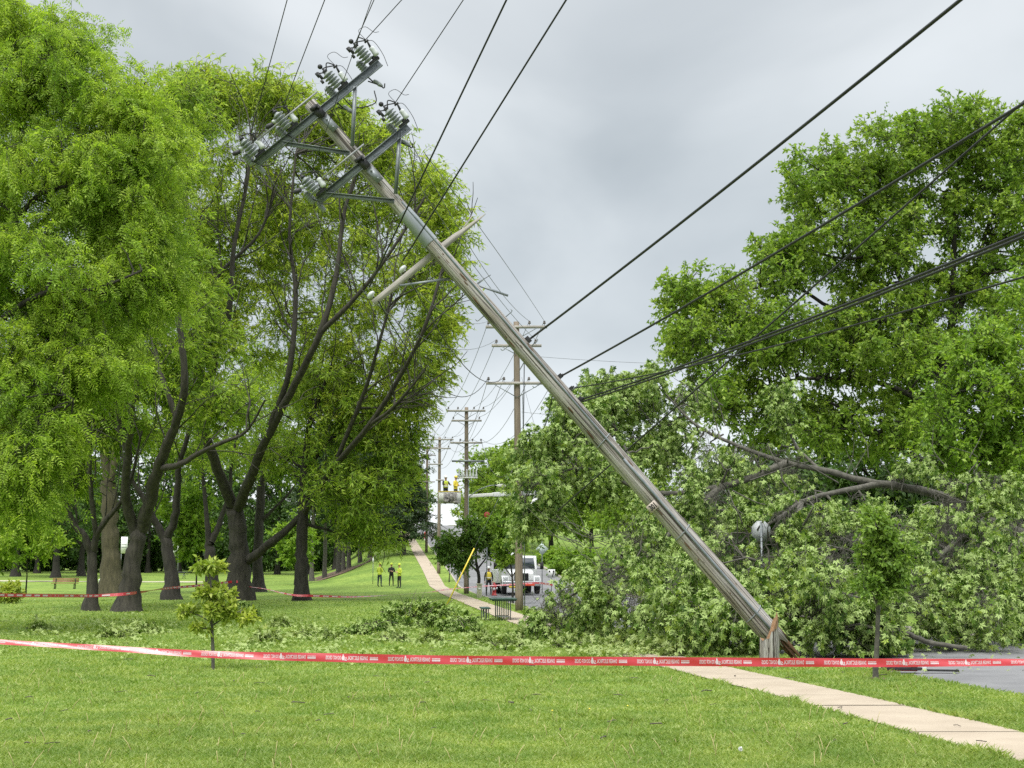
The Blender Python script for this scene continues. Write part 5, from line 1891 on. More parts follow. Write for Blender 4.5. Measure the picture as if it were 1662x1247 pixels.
# stump
def stump():
    g = gnd(1249, 1083)
    rng = np.random.default_rng(8)
    K = 26
    a = np.linspace(0, 2 * np.pi, K, endpoint=False)
    root = empty('pole_stump', g)
    tag(root, 'short splintered stump of the snapped pole, torn orange wood on top', 'stump')
    rows = []
    tops = []
    for k in range(K):
        x = math.cos(a[k])
        # low on the left where the pole folded over, high on the right
        tops.append(.50 + .40 * max(0, x + .1) / 1.1 * 1.15 + rng.uniform(-.05, .07))
    for f in np.linspace(0, 1, 9):
        for k in range(K):
            z = -.1 + (tops[k] + .1) * f
            r = .185 - .012 * f + rng.normal(0, .003) + .006 * math.sin(k * 2.1)
            rows.append((r * math.cos(a[k]), r * math.sin(a[k]), z))
    F = [[i * K + k, i * K + (k + 1) % K, (i + 1) * K + (k + 1) % K, (i + 1) * K + k] for i in range(8) for k in range(K)]
    np_mesh('stump_wood', rows, [np.array(F)], M['wood_pole'], parent=root, smooth=True)
    # torn top
    V, F = [], []
    for k in range(K):
        V.append((.172 * math.cos(a[k]), .172 * math.sin(a[k]), tops[k] - .004))
    V.append((.0, .0, .48))
    F = [[k, (k + 1) % K, K] for k in range(K)]
    np_mesh('torn_top', V, [np.array(F)], M['wood_raw'], parent=root)
    b = MB()
    for k in range(120):
        an = rng.uniform(0, 6.3)
        rr = .165 * math.sqrt(rng.random())
        x, y = rr * math.cos(an), rr * math.sin(an)
        z0 = .42 + .36 * max(0, x / .17)
        h = rng.uniform(.03, .12) + (.05 if x > .06 else 0)
        w = rng.uniform(.003, .012)
        b.add([(x - w, y - w, z0), (x + w, y - w, z0), (x + w, y + w, z0), (x - w, y + w, z0), (x + rng.normal(0, .015), y + rng.normal(0, .01), z0 + h)], [[[0, 1, 4], [1, 2, 4], [2, 3, 4], [3, 0, 4]]])
    b.build('splinters', M['wood_raw'], root)
    # raw torn face patch at the upper right
    c = MB()
    aa = np.linspace(-1.15, -.45, 9)
    V = []
    for f in (0, 1):
        for q in aa:
            zt = .50 + .40 * max(0, math.cos(q) + .1) / 1.1 * 1.15
            V.append((.188 * math.cos(q), .188 * math.sin(q), zt - (.05 + .05 * abs(math.sin(q * 23)) + .03 * math.sin(q * 61)) * (1 - f) + f * .012))
    F = [[i, i + 1, 9 + i + 1, 9 + i] for i in range(8)]
    c.add(V, [F])
    c.build('torn_face', M['wood_raw'], root)


stump()

# ------------------------------------------------------------------ standing poles
POLES = [(843, 990, 57.0), (757, 963, 89.0), (712, 930, 121.0), (692, 899, 154.0)]


def base_of(px, py, Y):
    p = at(px, py, Y)
    p[2] = hz(p[0], p[1])
    return p


def standing_pole(label, base, H, arms, r0=.17, r1=.12, lean=(0, 0)):
    root = empty('utility_pole', base)
    tag(root, label, 'utility pole')
    P = [(0, 0, -.2), (lean[0] * .3, 0, H * .3), (lean[0] * .65, 0, H * .65), (lean[0], 0, H)]
    MB().tube(smooth_path(P, 4), np.linspace(r0, r1, 13), K=14).build('shaft', M['wood_far'], root, smooth=True)
    pts = []
    for z, x0, x1, xs, br, white in arms:
        b = MB()
        lx = lean[0] * z / H
        b.box((lx + (x0 + x1) / 2, -(r1 + .055), z), (x1 - x0, .09, .115))
        b.build('crossarm', M['wood_grey'] if not white else M['galv'], root)
        if br:
            bb = MB()
            for sg in (-1, 1):
                bb.beam((lx + sg * br, -(r1 + .11), z - .06), (lx + sg * .02, -(r1 + .03), z - br * .62), .035, .01)
            bb.build('brace', M['galv'], root)
        for x in xs:
            ii = MB()
            ii.tube([(lx + x, -(r1 + .055), z + .05), (lx + x, -(r1 + .055), z + .15)], .012, K=5)
            ii.lathe([(.03, 0), (.06, .01), (.065, .05), (.035, .06), (.05, .075), (.05, .11), (.02, .14)], o=(lx + x, -(r1 + .055), z + .13), K=9)
            ii.build('insulator', M['porc_brown'], root, smooth=True)
            pts.append(np.array(base) + (lx + x, -(r1 + .055), z + .25))
    return root, pts


b2 = base_of(*POLES[0])
p2, w2 = standing_pole('nearest upright utility pole, three crossarms, seen just behind the leaning one', b2, 12.1,
                       [(11.85, -1.30, 1.30, (-1.18, .55, 1.18), .85, False), (11.05, -1.05, 1.05, (-.85, .80), .6, False), (9.45, -1.30, 1.75, (-1.2, -.55, .5, 1.6), .95, False)], lean=(-.12, 0))
MB().tube([(.22, -.05, -.1), (.2, -.05, 5), (.14, -.05, 9)], .022, K=6).build('riser_pipe', M['galv'], p2, smooth=True)
b3 = base_of(*POLES[1])
p3, w3 = standing_pole('upright utility pole with street lamp arm and rack of white cutouts beside the bucket', b3, 12.1,
                       [(11.85, -1.25, 1.25, (-1.18, -.55, .5, 1.12), .8, False), (11.2, -.98, 1.0, (-.85, .85), .55, False), (9.75, -1.05, 1.05, (-1.0, -.4, .4, .95), .6, False), (8.55, -.95, 1.15, (), .5, True)], lean=(-.05, 0))
rk = MB()
rk.box((.05, -.3, 7.45), (1.3, .3, .07))
rk.build('cutout_rack', M['offwhite'], p3)
for x in (-.5, -.3, 0, .22, .42, .62):
    MB().lathe([(.09, 0), (.08, .14), (.05, .2), (.06, .28), (.035, .34), (.045, .44), (.02, .52)], o=(x, -.3, 7.49), K=9).build('cutout', M['porc_white'], p3, smooth=True)
MB().tube(smooth_path([(.1, -.05, 6.2), (.8, -.05, 6.7), (1.5, -.05, 6.95), (1.95, -.05, 6.98)], 5), .03, K=7).build('lamp_arm', M['galv'], p3, smooth=True)
lh = MB()
lh.prism([(-.05, -.04), (.1, -.12), (.55, -.12), (.62, -.02), (.5, .06), (.1, .06)], -.18, .08, axis=1)
lho = lh.build('lamp_head', M['offwhite'], p3, bevel=.02)
lho.location = (1.95, 0, 7.0)
MB().tube([(.12, -.1, 0), (.11, -.1, 4), (.1, -.1, 7.3)], .03, K=6).build('riser_pipe', M['conduit'], p3, smooth=True)
b4 = base_of(*POLES[2])
p4, w4 = standing_pole('third upright utility pole up the hill, left of the workers in the bucket', b4, 12.0,
                       [(11.8, -1.2, 1.25, (-1.1, -.5, .5, 1.15), .8, False), (11.0, -1.0, 1.0, (-.85, .8), .5, False), (9.6, -1.0, .3, (-.9, -.4), 0, False), (8.2, -.3, .4, (), 0, False)], r0=.16)
b5 = base_of(*POLES[3])
p5, w5 = standing_pole('farthest utility pole near the crest, half hidden by the trees', b5, 12.0,
                       [(11.8, -1.2, 1.2, (-1.1, -.5, .5, 1.1), .8, False), (10.9, -1.0, 1.0, (-.8, .8), .5, False), (7.9, -.8, .9, (), 0, False)], r0=.16)


def wire(label, A, B, sag=.3, r=.008, mat='wire', n=18, group=None, name='power_line', mids=None):
    A, B = np.array(A, float), np.array(B, float)
    t = np.linspace(0, 1, n)[:, None]
    P = A * (1 - t) + B * t
    P[:, 2] -= sag * 4 * (t * (1 - t))[:, 0]
    o = MB()
    o.tube(P - A, r, K=5)
    ob = o.build(name, M[mat], None, smooth=True)
    ob.location = A
    tag(ob, label, 'power line', group)
    return ob


FWG = 'wires strung between the upright poles'
FWL = 'thin wire strung between the upright poles along the sidewalk'
for a_, b_ in ((w2, w3), (w3, w4), (w4, w5)):
    na, nb = len(a_), len(b_)
    pairs = [(0, 0), (1, 2), (2, 3), (3, 4), (4, 5), (5, 6), (6, 7), (7, 8), (8, 9)] if na == 9 else [(i, i) for i in range(min(na, nb))]
    for i, j in pairs:
        if i < na and j < nb:
            wire(FWL, a_[i], b_[j], sag=.55 + .12 * (i % 3) + (.5 if i > 4 else 0), r=.011, mat='wire_grey', group=FWG)
wire('slack cable drooping from the nearest upright pole toward the bucket pole', b2 + (0, -.1, 6.4), w3[-1], sag=1.6, r=.014)
wire('low communication cable sagging between the far poles above the road crest', b4 + (.1, 0, 4.4), b3 + (-.1, 0, 4.1), sag=.35, r=.02)
wire('low communication cable between the two farthest poles', b4 + (0, 0, 4.3), b5 + (0, 0, 4.2), sag=.7, r=.02)
wire('thin span leaving the nearest upright pole at mid height toward the right', b2 + (.1, 0, 8.25), at(1100, 672, 55), sag=.15, r=.008, mat='wire_grey')
wire('thin span leaving the nearest upright pole near its top toward the right', b2 + (.3, 0, 10.65), at(1290, 592, 58), sag=.15, r=.008, mat='wire_grey')

# wires from the snapped pole back to the first upright one
wire('slack wire from the upper insulator of the wooden arm down to the upright pole', w_(loc(664, 452)), w2[6], sag=.9, r=.013)
wire('slack wire from the lowest insulator of the wooden arm down to the upright pole', w_(loc(614, 489)), w2[5], sag=1.3, r=.013)
wire('thin wire along the right of the leaning pole to the outermost top insulator', w_(loc(690, 250)), w2[2], sag=-.1, r=.009, mat='wire_grey')
wire('thin wire along the right of the leaning pole to the inner top insulator', w_(loc(665, 228)), w2[1], sag=.5, r=.009, mat='wire_grey')
wire('thin wire along the right of the leaning pole to the second crossarm', w_(loc(640, 240)), w2[4], sag=.3, r=.009, mat='wire_grey')
wire('thin wire crossing the left foliage to the left end of the top crossarm', w_(loc(540, 300)), w2[0], sag=1.0, r=.009, mat='wire_grey')
wire('thin wire crossing the left foliage to the left end of the second crossarm', w_(loc(430, 280)), w2[3], sag=1.6, r=.009, mat='wire_grey')
wire('limp wire hanging from the leaning pole into the fallen crown', w_(loc(897, 640)), at(882, 696, 30), sag=.1, r=.012)
wire('second limp wire hanging under the leaning pole beside the number plate side', w_(loc(918, 668)), at(908, 720, 31), sag=.05, r=.009)
wire('thin pale wire dropping from the low crossarm of the upright pole into leaves', w2[7] + (-.3, 0, 0), at(882, 742, 50), sag=.05, r=.008, mat='wire_grey')
wire('vertical black riser cable hanging beside the nearest upright pole', at(851, 585, 55), at(849, 760, 55), sag=0, r=.02)


def wire_out(label, p0, px, py, Y2, r=.008, ext=1.6, sag=.0, mat='wire'):
    q = at(px, py, Y2)
    e = np.array(p0) + (q - np.array(p0)) * ext
    return wire(label, p0, e, sag=sag, r=r, mat=mat)


# wires that run overhead toward the viewer
for lb, p, (x1, y1), Y2, r in (
        ('wire rising from the leftmost insulator of the upper steel arm', CL[3][0], (466, 0), 21.6, .009),
        ('wire rising from the second insulator of the upper steel arm', CL[2][0], (527, 0), 21.6, .009),
        ('wire rising steeply from the fuse beside the topmost insulator', CL[0][1], (607, 0), 23.6, .009),
        ('wire rising from the topmost insulator of the upper steel arm', CL[0][0], (652, 0), 23.6, .009),
        ('wire rising from the right insulator of the lower steel arm', CL[4][0], (752, 0), 22.0, .009),
        ('long wire passing in front of the upper steel arm from the lower left insulator', CL[5][0], (603, 0), 22.0, .007)):
    wire_out(lb, p, x1, y1, Y2, r=r, ext=1.9)
wire_out('thick black cable from the lower insulator of the wooden arm, left of a pair', w_(loc(601, 470)) + YA * -.25, 822, 0, 20.2, r=.016, ext=1.8)
wire_out('thick black cable from the upper insulator of the wooden arm, right of a pair', w_(loc(655, 428)) + YA * -.25, 919, 0, 20.2, r=.016, ext=1.8)
wire_out('thick black cable from the highest clamp on the pole to the upper right', w_(loc(862, 549)), 1537, 0, 13.5, r=.022, ext=1.7, sag=.12)
wire_out('thick black cable from the middle clamp on the pole to the upper right', w_(loc(912, 610)), 1662, 145, 13.5, r=.019, ext=1.7, sag=.15)
wire_out('bundled thick cable from the lowest clamp, upper strand', w_(loc(945, 648)), 1662, 344, 13.5, r=.017, ext=1.7, sag=.22)
wire_out('bundled thick cable from the lowest clamp, lower strand', w_(loc(945, 652)), 1662, 349, 13.4, r=.016, ext=1.7, sag=.225)
wire_out('thin cable from beside the lowest clamp running below the bundled pair', w_(loc(932, 630)), 1662, 400, 13.5, r=.012, ext=1.7, sag=.32)
wire_out('taut thin cable rising steeply to the right from behind the leaning pole', at(905, 830, 33), 1662, 165, 18.0, r=.018, ext=1.5, sag=.0)

# guy wire with yellow guard
g = base_of(721, 986, 58)
gt = b2 + (-.1, 0, 6.2)
gw = empty('guy_wire', g)
tag(gw, 'guy wire with a yellow plastic guard anchored left of the sidewalk', 'guy wire')
dv = gt - g
MB().tube([(0, 0, 0), tuple(dv)], .008, K=5).build('strand', M['wire_grey'], gw)
MB().tube([tuple(dv * .01), tuple(dv * .415)], .03, K=8).build('guard', M['yellow'], gw, smooth=True)

# ------------------------------------------------------------------ people
def person(label, loc_, rz, shirt, pants, hat='hivis', arms='hips', vest=None, s=1.0, head_turn=0.0, beard=False, below=False, gloves=None):
    root = empty('person', loc_, (0, 0, rz))
    root.scale = (s, s, s)
    tag(root, label, 'person')
    bm = bmesh.new()
    sk = bm.verts.layers.skin.verify()
    J = {}

    def v(n, co, r, rr=None):
        q = bm.verts.new(co)
        q[sk].radius = (r, rr or r)
        J[n] = q
        return q

    def e(*ns):
        for a_, b_ in zip(ns, ns[1:]):
            bm.edges.new((J[a_], J[b_]))
    v('pel', (0, 0, .96), .15, .115)
    v('waist', (0, 0, 1.12), .145, .105)
    v('chest', (0, .0, 1.32), .175, .12)
    v('neck0', (0, .01, 1.47), .085, .075)
    v('neck', (0, -.01, 1.55), .055)
    v('head0', (0, -.02, 1.62), .078, .088)
    v('head1', (0, -.015, 1.70), .088, .1)
    v('head2', (0, -.01, 1.77), .065, .075)
    e('pel', 'waist', 'chest', 'neck0', 'neck', 'head0', 'head1', 'head2')
    for sd, nm in ((-1, 'l'), (1, 'r')):
        st = .02 * sd
        v('hip' + nm, (.10 * sd, 0, .88), .095)
        v('knee' + nm, (.12 * sd + st, -.015, .50), .065)
        v('ank' + nm, (.13 * sd + st, .02, .10), .045)
        v('toe' + nm, (.14 * sd + st, -.16, .045), .04)
        e('pel', 'hip' + nm, 'knee' + nm, 'ank' + nm, 'toe' + nm)
        v('sho' + nm, (.19 * sd, .0, 1.42), .075)
        if arms == 'hips':
            el, wr = (.34 * sd, .06, 1.17), (.19 * sd, -.10, 1.02)
        elif arms == 'crossed':
            el, wr = (.27 * sd, -.02, 1.14), (-.02 * sd, -.24, 1.18 + .03 * sd)
        elif arms == 'reach':
            el, wr = (.28 * sd, -.14, 1.2), (.2 * sd, -.40, 1.2)
        else:
            el, wr = (.26 * sd, .0, 1.13), (.25 * sd, -.08, .88)
        v('elb' + nm, el, .05)
        v('wri' + nm, wr, .034)
        d = unit(np.array(wr) - np.array(el))
        v('hand' + nm, tuple(np.array(wr) + d * .085), .04, .022)
        e('chest', 'sho' + nm, 'elb' + nm, 'wri' + nm, 'hand' + nm)
    J['pel'][sk].use_root = True
    me = bpy.data.meshes.new('body')
    bm.to_mesh(me)
    bm.free()
    ob = bpy.data.objects.new('body', me)
    C.objects.link(ob)
    ob.modifiers.new('s', 'SKIN').use_smooth_shade = True
    sub = ob.modifiers.new('d', 'SUBSURF')
    sub.levels = 2
    dg = bpy.context.evaluated_depsgraph_get()
    m2 = bpy.data.meshes.new_from_object(ob.evaluated_get(dg))
    bpy.data.objects.remove(ob)
    # fingers, thumb, nose, ears and eyes join the body mesh
    bm = bmesh.new()
    bm.from_mesh(m2)
    add = MB()
    for sd, nm in ((-1, 'l'), (1, 'r')):
        if arms == 'hips':
            el, wr = (.34 * sd, .06, 1.17), (.19 * sd, -.10, 1.02)
        elif arms == 'crossed':
            el, wr = (.27 * sd, -.02, 1.14), (-.02 * sd, -.24, 1.18 + .03 * sd)
        elif arms == 'reach':
            el, wr = (.28 * sd, -.14, 1.2), (.2 * sd, -.40, 1.2)
        else:
            el, wr = (.26 * sd, .0, 1.13), (.25 * sd, -.08, .88)
        d = unit(np.array(wr) - np.array(el))
        pal = np.array(wr) + d * .075
        sdv = unit(np.cross(d, (0, 0.2, 1.0)))
        nv_ = np.cross(sdv, d)
        for k, ln in enumerate((.065, .078, .072, .055)):
            o_ = pal + sdv * (k - 1.5) * .019
            add.tube([o_, o_ + d * ln * .55 - nv_ * .006, o_ + d * ln * .9 - nv_ * .026], [.0095, .009, .007], K=6)
        o_ = np.array(wr) + d * .03 - sdv * .03
        add.tube([o_, o_ + d * .03 - sdv * .022, o_ + d * .06 - sdv * .026], [.011, .010, .008], K=6)
        add.sphere((.085 * sd, -.01, 1.665), (.012, .022, .032), K=8, S=5)
        add.sphere((.032 * sd, -.107, 1.685), (.011, .008, .008), K=8, S=5)
    add.tube([(0, -.10, 1.695), (0, -.125, 1.665), (0, -.105, 1.65)], [.010, .016, .012], K=6)
    add.box((0, -.103, 1.618), (.05, .012, .012))
    ao = add.build('x', M['skin'])
    bm.from_mesh(ao.data)
    bpy.data.objects.remove(ao)
    for f in bm.faces:
        c = f.calc_center_median()
        mi = 0
        ax_ = abs(c.x)
        hand = (arms == 'hips' and c.z < 1.055 and .12 < ax_ < .30 and c.y < -.07 and c.z > .9) or (arms == 'crossed' and c.y < -.215) or (arms == 'reach' and c.y < -.36) or (arms == 'down' and c.z < .9 and ax_ > .2)
        if c.z > 1.515:
            mi = 0
        elif hand:
            mi = 0
        elif c.z > .93 or ax_ > .21 and c.z > .86:
            mi = 1
        elif c.z > .12:
            mi = 2
        else:
            mi = 3
        f.material_index = mi
        f.smooth = True
    m2.materials.clear()
    for q in (M['skin'], M[shirt], M[pants], M['black']):
        m2.materials.append(q)
    bm.to_mesh(m2)
    bm.free()
    m2.name = 'body'
    bo = bpy.data.objects.new('body', m2)
    C.objects.link(bo)
    bo.parent = root
    # loose shirt hem
    MB().lathe([(.165, .90), (.172, .96), (.165, 1.06), (.16, 1.1)], K=18).build('shirt_hem', M[shirt], root, smooth=True).scale = (1, .76, 1)
    h = MB()
    h.lathe([(.112, 1.715), (.118, 1.73), (.112, 1.78), (.09, 1.83), (.05, 1.86), (.005, 1.868)], o=(0, -.012, 0), K=18)
    h.add([(.11 * math.cos(q), -.012 + .12 * math.sin(q) - (.05 if math.sin(q) < -.3 else 0) * -math.sin(q), 1.72 + dz) for dz in (0, .012) for q in np.linspace(0, 2 * np.pi, 18, endpoint=False)],
          [[list(range(18))[::-1]], [list(range(18, 36))], [[k, (k + 1) % 18, 18 + (k + 1) % 18, 18 + k] for k in range(18)]])
    h.build('hard_hat', M[hat], root, smooth=True)
    if vest:
        vv = MB()
        vv.lathe([(.185, 1.0), (.19, 1.12), (.195, 1.3), (.18, 1.42), (.11, 1.49)], K=20)
        vo = vv.build('vest', M[vest], root, smooth=True)
        vo.scale = (1, .78, 1)
        MB().lathe([(.188, 1.08), (.192, 1.09), (.193, 1.13), (.189, 1.14)], K=20).build('reflective_band', M['sign_white'], vo, smooth=True).scale = (1.01, 1.01, 1)
    return root


def on_ground(px, py, Y):
    return base_of(px, py, Y)


person('worker in yellow hi vis shirt and dark jeans, leftmost of the three on the lawn', on_ground(616, 954, 108), rad(150), 'hivis', 'denim', 'hivis', 'crossed', s=1.02)
person('worker in black shirt and dark olive trousers standing between two yellow shirted ones', on_ground(635, 953, 108.5), rad(10), 'blackcloth', 'olive', 'hivis', 'crossed', s=.98)
person('worker in bright yellow jacket and black trousers, rightmost of the three on the lawn', on_ground(648, 959, 103), rad(-50), 'hivis', 'blackcloth', 'hivis', 'crossed', s=1.0)

# ------------------------------------------------------------------ bucket truck
def truck():
    base = base_of(846, 964, 88)
    root = empty('bucket_truck', base, (0, 0, rad(6)))
    tag(root, 'white utility truck facing the viewer with its boom raised to a work basket', 'truck')
    root.scale = (1.1, 1, .9)
    SCL = np.array((1.1, 1, .9))
    # local: front towards -Y
    cab = MB()
    cab.prism([(1.35, 1.0), (1.15, 1.75), (1.45, 2.62), (1.6, 2.72), (3.2, 2.74), (3.3, 2.6), (3.3, .75), (1.35, .75)], -1.05, 1.05, axis=0)
    cab.build('cab', M['white_paint'], root, bevel=.05)
    hood = MB()
    hood.prism([(-.1, .95), (-.05, 1.45), (.15, 1.62), (1.2, 1.78), (1.3, 1.0), (1.3, .8), (.0, .8)], -.72, .72, axis=0)
    hood.build('hood', M['white_paint'], root, bevel=.06)
    for sd in (-1, 1):
        f = MB()
        th = np.linspace(0, math.pi, 9)
        pts = [(.45 - .62 * math.cos(t), .55 + .75 * math.sin(t)) for t in th]
        f.prism([(y, z) for y, z in pts] + [(1.05, .62), (.95, .62)] + [(.45 - .5 * math.cos(t), .55 + .5 * math.sin(t)) for t in th[::-1]][1:-1] + [(-.05, .62)], sd * .70 if sd > 0 else -1.13, 1.13 if sd > 0 else -.70, axis=0)
        f.build('fender', M['white_paint'], root, bevel=.03)
        hl = MB().box((sd * .92, -.14, 1.12), (.30, .08, .2))
        hl.build('headlight', M['lampglass'], root, bevel=.03)
        w = MB()
        w.lathe([(.2, 0), (.47, .02), (.5, .06), (.5, .24), (.47, .28), (.2, .3)], o=(sd * 1.12 - sd * .3, .45, .5), ax=(sd, 0, 0), K=22)
        wo_ = w.build('wheel', M['black'], root, smooth=True)
        MB().lathe([(.26, 0), (.27, .01), (.2, .03), (.08, .035), (.08, .08)], o=(sd * 1.12, .45, .5), ax=(sd, 0, 0), K=16).build('rim', M['chrome'], wo_, smooth=True)
        w = MB()
        w.lathe([(.2, 0), (.47, .02), (.5, .06), (.5, .44), (.47, .48), (.2, .5)], o=(sd * 1.15 - sd * .5, 5.4, .5), ax=(sd, 0, 0), K=22)
        w.build('wheel', M['black'], root, smooth=True)
        m_ = MB().box((sd * 1.38, 1.5, 2.0), (.2, .1, .5)).tube([(sd * 1.05, 1.6, 2.2), (sd * 1.36, 1.52, 2.2)], .02, K=6).tube([(sd * 1.05, 1.6, 1.8), (sd * 1.36, 1.52, 1.8)], .02, K=6)
        m_.build('mirror', M['black'], root)
    ws = MB()
    ws.add([(-.93, 1.13, 1.80), (.93, 1.13, 1.80), (.86, 1.40, 2.55), (-.86, 1.40, 2.55), (-.93, 1.16, 1.80), (.93, 1.16, 1.80), (.86, 1.43, 2.55), (-.86, 1.43, 2.55)],
           [[[0, 1, 2, 3], [7, 6, 5, 4], [0, 4, 5, 1], [1, 5, 6, 2], [2, 6, 7, 3], [3, 7, 4, 0]]])
    o = ws.build('windscreen', M['glass'], root)
    MB().beam((0, 1.10, 1.80), (0, 1.385, 2.55), .03, .02).build('windscreen_post', M['black'], root)
    gr = MB()
    gr.box((0, -.13, 1.22), (.82, .06, .5))
    gr.build('grille', M['black'], root, bevel=.03)
    gb = MB()
    for z in (1.05, 1.15, 1.25, 1.35):
        gb.box((0, -.17, z), (.74, .015, .02))
    gb.build('grille_bars', M['galv_dark'], root)
    MB().box((0, -.35, .74), (2.2, .2, .32)).build('bumper', M['chrome'], root, bevel=.04)
    MB().box((.42, -.48, .66), (.62, .1, .16)).build('red_tow_bar', M['orange'], root, bevel=.03)
    MB().box((-.55, -.47, .50), (.42, .02, .14)).build('number_plate', M['yellow'], root)
    MB().box((0, 3.2, .6), (1.0, 6.6, .26)).build('chassis', M['black'], root)
    ub = MB()
    ub.box((-.9, 5.2, 1.25), (.5, 3.4, 1.0)).box((.9, 5.2, 1.25), (.5, 3.4, 1.0)).box((0, 5.2, .95), (1.6, 3.4, .2))
    ub.build('utility_body', M['white_paint'], root, bevel=.03)
    MB().lathe([(.45, 1.0), (.45, 1.3), (.3, 1.4), (.3, 2.9), (.2, 3.0)], o=(.1, 4.6, 0), K=16).build('turret', M['white_paint'], root, smooth=True)
    # boom in world px, converted to local
    Rm = Matrix.Rotation(-rad(6), 3, 'Z')

    def lc(px, py, Y):
        q = at(px, py, Y) - base
        return np.array(Rm @ Vector(q)) / SCL
    elbow = lc(872, 800, 94.5)
    k2 = lc(800, 803, 93.5)
    k3 = lc(752, 806, 93)
    MB().beam((.1, 4.6, 2.8), elbow, .3, .36, up=(0, 1, 0)).build('lower_boom', M['white_paint'], root, bevel=.03)
    MB().lathe([(.2, -.25), (.2, .25)], o=tuple(elbow), ax=(0, 1, 0), K=12).build('elbow', M['galv'], root)
    MB().beam(elbow, k2, .32, .34).build('upper_boom', M['white_paint'], root, bevel=.03)
    MB().beam(k2, k3, .24, .26).build('boom_tip', M['offwhite'], root, bevel=.03)
    # two-man basket
    a_, b_ = lc(713, 799, 92.5), lc(747, 817, 92.5)
    cx, cz = (a_[0] + b_[0]) / 2, b_[2]
    wd = b_[0] - a_[0]
    top = a_[2]
    bk = MB()
    y0, y1 = a_[1] - .45, a_[1] + .35
    t_ = .04
    for c, sz in (((cx, y0, (top + cz) / 2), (wd, t_, top - cz)), ((cx, y1, (top + cz) / 2), (wd, t_, top - cz)), ((a_[0], (y0 + y1) / 2, (top + cz) / 2), (t_, y1 - y0 - t_, top - cz)), ((b_[0], (y0 + y1) / 2, (top + cz) / 2), (t_, y1 - y0 - t_, top - cz)), ((cx, (y0 + y1) / 2, cz + .03), (wd - t_, y1 - y0 - t_, .05))):
        bk.box(c, sz)
    bk.build('basket', M['offwhite'], root)
    MB().box((cx, y0, top + .025), (wd + .06, .09, .05)).box((cx, y1, top + .025), (wd + .06, .09, .05)).build('basket_rim', M['yellow'], root)
    tl = MB()
    rng = np.random.default_rng(4)
    for k in range(9):
        x = a_[0] + wd * (.22 + .07 * k)
        ln = rng.uniform(.3, .85)
        tl.box((x, y0 - .07, top - .08 - ln / 2), (.06 + .06 * rng.random(), .08, ln))
    tl.lathe([(.13, 0), (.16, .28)], o=(a_[0] + wd * .3, y0 - .16, cz - .02), K=10)
    tl.lathe([(.13, 0), (.17, .25)], o=(a_[0] + wd * .78, y0 - .16, cz - .1), K=10)
    tl.build('hanging_tools', pmat('tool_mix', (.05, .05, .05), (.4, .38, .35), scale=6, rough=.7), root)
    floor = root.matrix_world
    R2 = Matrix.Rotation(rad(6), 3, 'Z')

    def wl(x, y, z):
        return np.array(R2 @ Vector(np.array((x, y, z)) * SCL)) + base
    return wl(a_[0] + wd * .3, (y0 + y1) / 2, cz + .06), wl(a_[0] + wd * .78, (y0 + y1) / 2, cz + .06), wl(-1.75, 1.8, 0)


pa, pb, pc = truck()
person('worker in lime vest over dark sleeves standing at the left of the raised basket', pa, rad(30), 'blackcloth', 'denim', 'sign_white', 'reach', vest='hivis', s=.98)
person('worker in golden yellow jacket standing at the right of the raised basket', pb, rad(60), 'hivis_y', 'denim', 'hivis_y', 'crossed', s=.98)
pc[2] = hz(pc[0], pc[1]) - .1
person('worker in yellow vest standing beside the cab of the white truck', pc, rad(0), 'blackcloth', 'blackcloth', 'sign_white', 'down', vest='hivis_y', s=1.0)

# ------------------------------------------------------------------ street furniture
def hydrant():
    p = base_of(802, 971, 84)
    r = empty('fire_hydrant', p)
    tag(r, 'red fire hydrant with white caps right of the sidewalk', 'fire hydrant')
    b = MB().lathe([(.17, 0), (.17, .05), (.12, .07), (.115, .5), (.15, .52), (.15, .56), (.13, .6), (.11, .68), (.05, .74), (.035, .8), (.01, .81)], K=16)
    b.build('barrel', M['red'], r, smooth=True)
    for sd in (-1, 1):
        MB().lathe([(.06, 0), (.065, .06), (.045, .1)], o=(sd * .1, 0, .44), ax=(sd, 0, 0), K=10).build('side_cap', M['sign_white'], r, smooth=True)
    MB().lathe([(.08, 0), (.085, .08), (.05, .12)], o=(0, -.1, .40), ax=(0, -1, 0), K=12).build('front_cap', M['sign_white'], r, smooth=True)


hydrant()
p = base_of(690, 886, 186)
r = empty('fire_hydrant', p)
tag(r, 'tiny red hydrant far up the slope beside the farthest pole', 'fire hydrant')
MB().lathe([(.2, 0), (.16, .08), (.15, .6), (.18, .65), (.1, .85), (.02, .9)], K=12).build('barrel', M['red'], r, smooth=True)
MB().lathe([(.08, 0), (.08, .1)], o=(0, -.14, .5), ax=(0, -1, 0), K=8).build('front_cap', M['red'], r)

p = base_of(778, 970, 79)
r = empty('utility_pedestal', p)
tag(r, 'short beige utility pedestal on the verge beside the sidewalk', 'utility box')
MB().box((0, 0, .35), (.3, .26, .74), taper=.92).build('housing', M['stone'], r, bevel=.015)
MB().box((0, 0, .765), (.36, .32, .07)).build('lid', M['stone'], r, bevel=.01)
MB().box((0, -.135, .5), (.18, .01, .1)).build('label_plate', M['sign_white'], r)


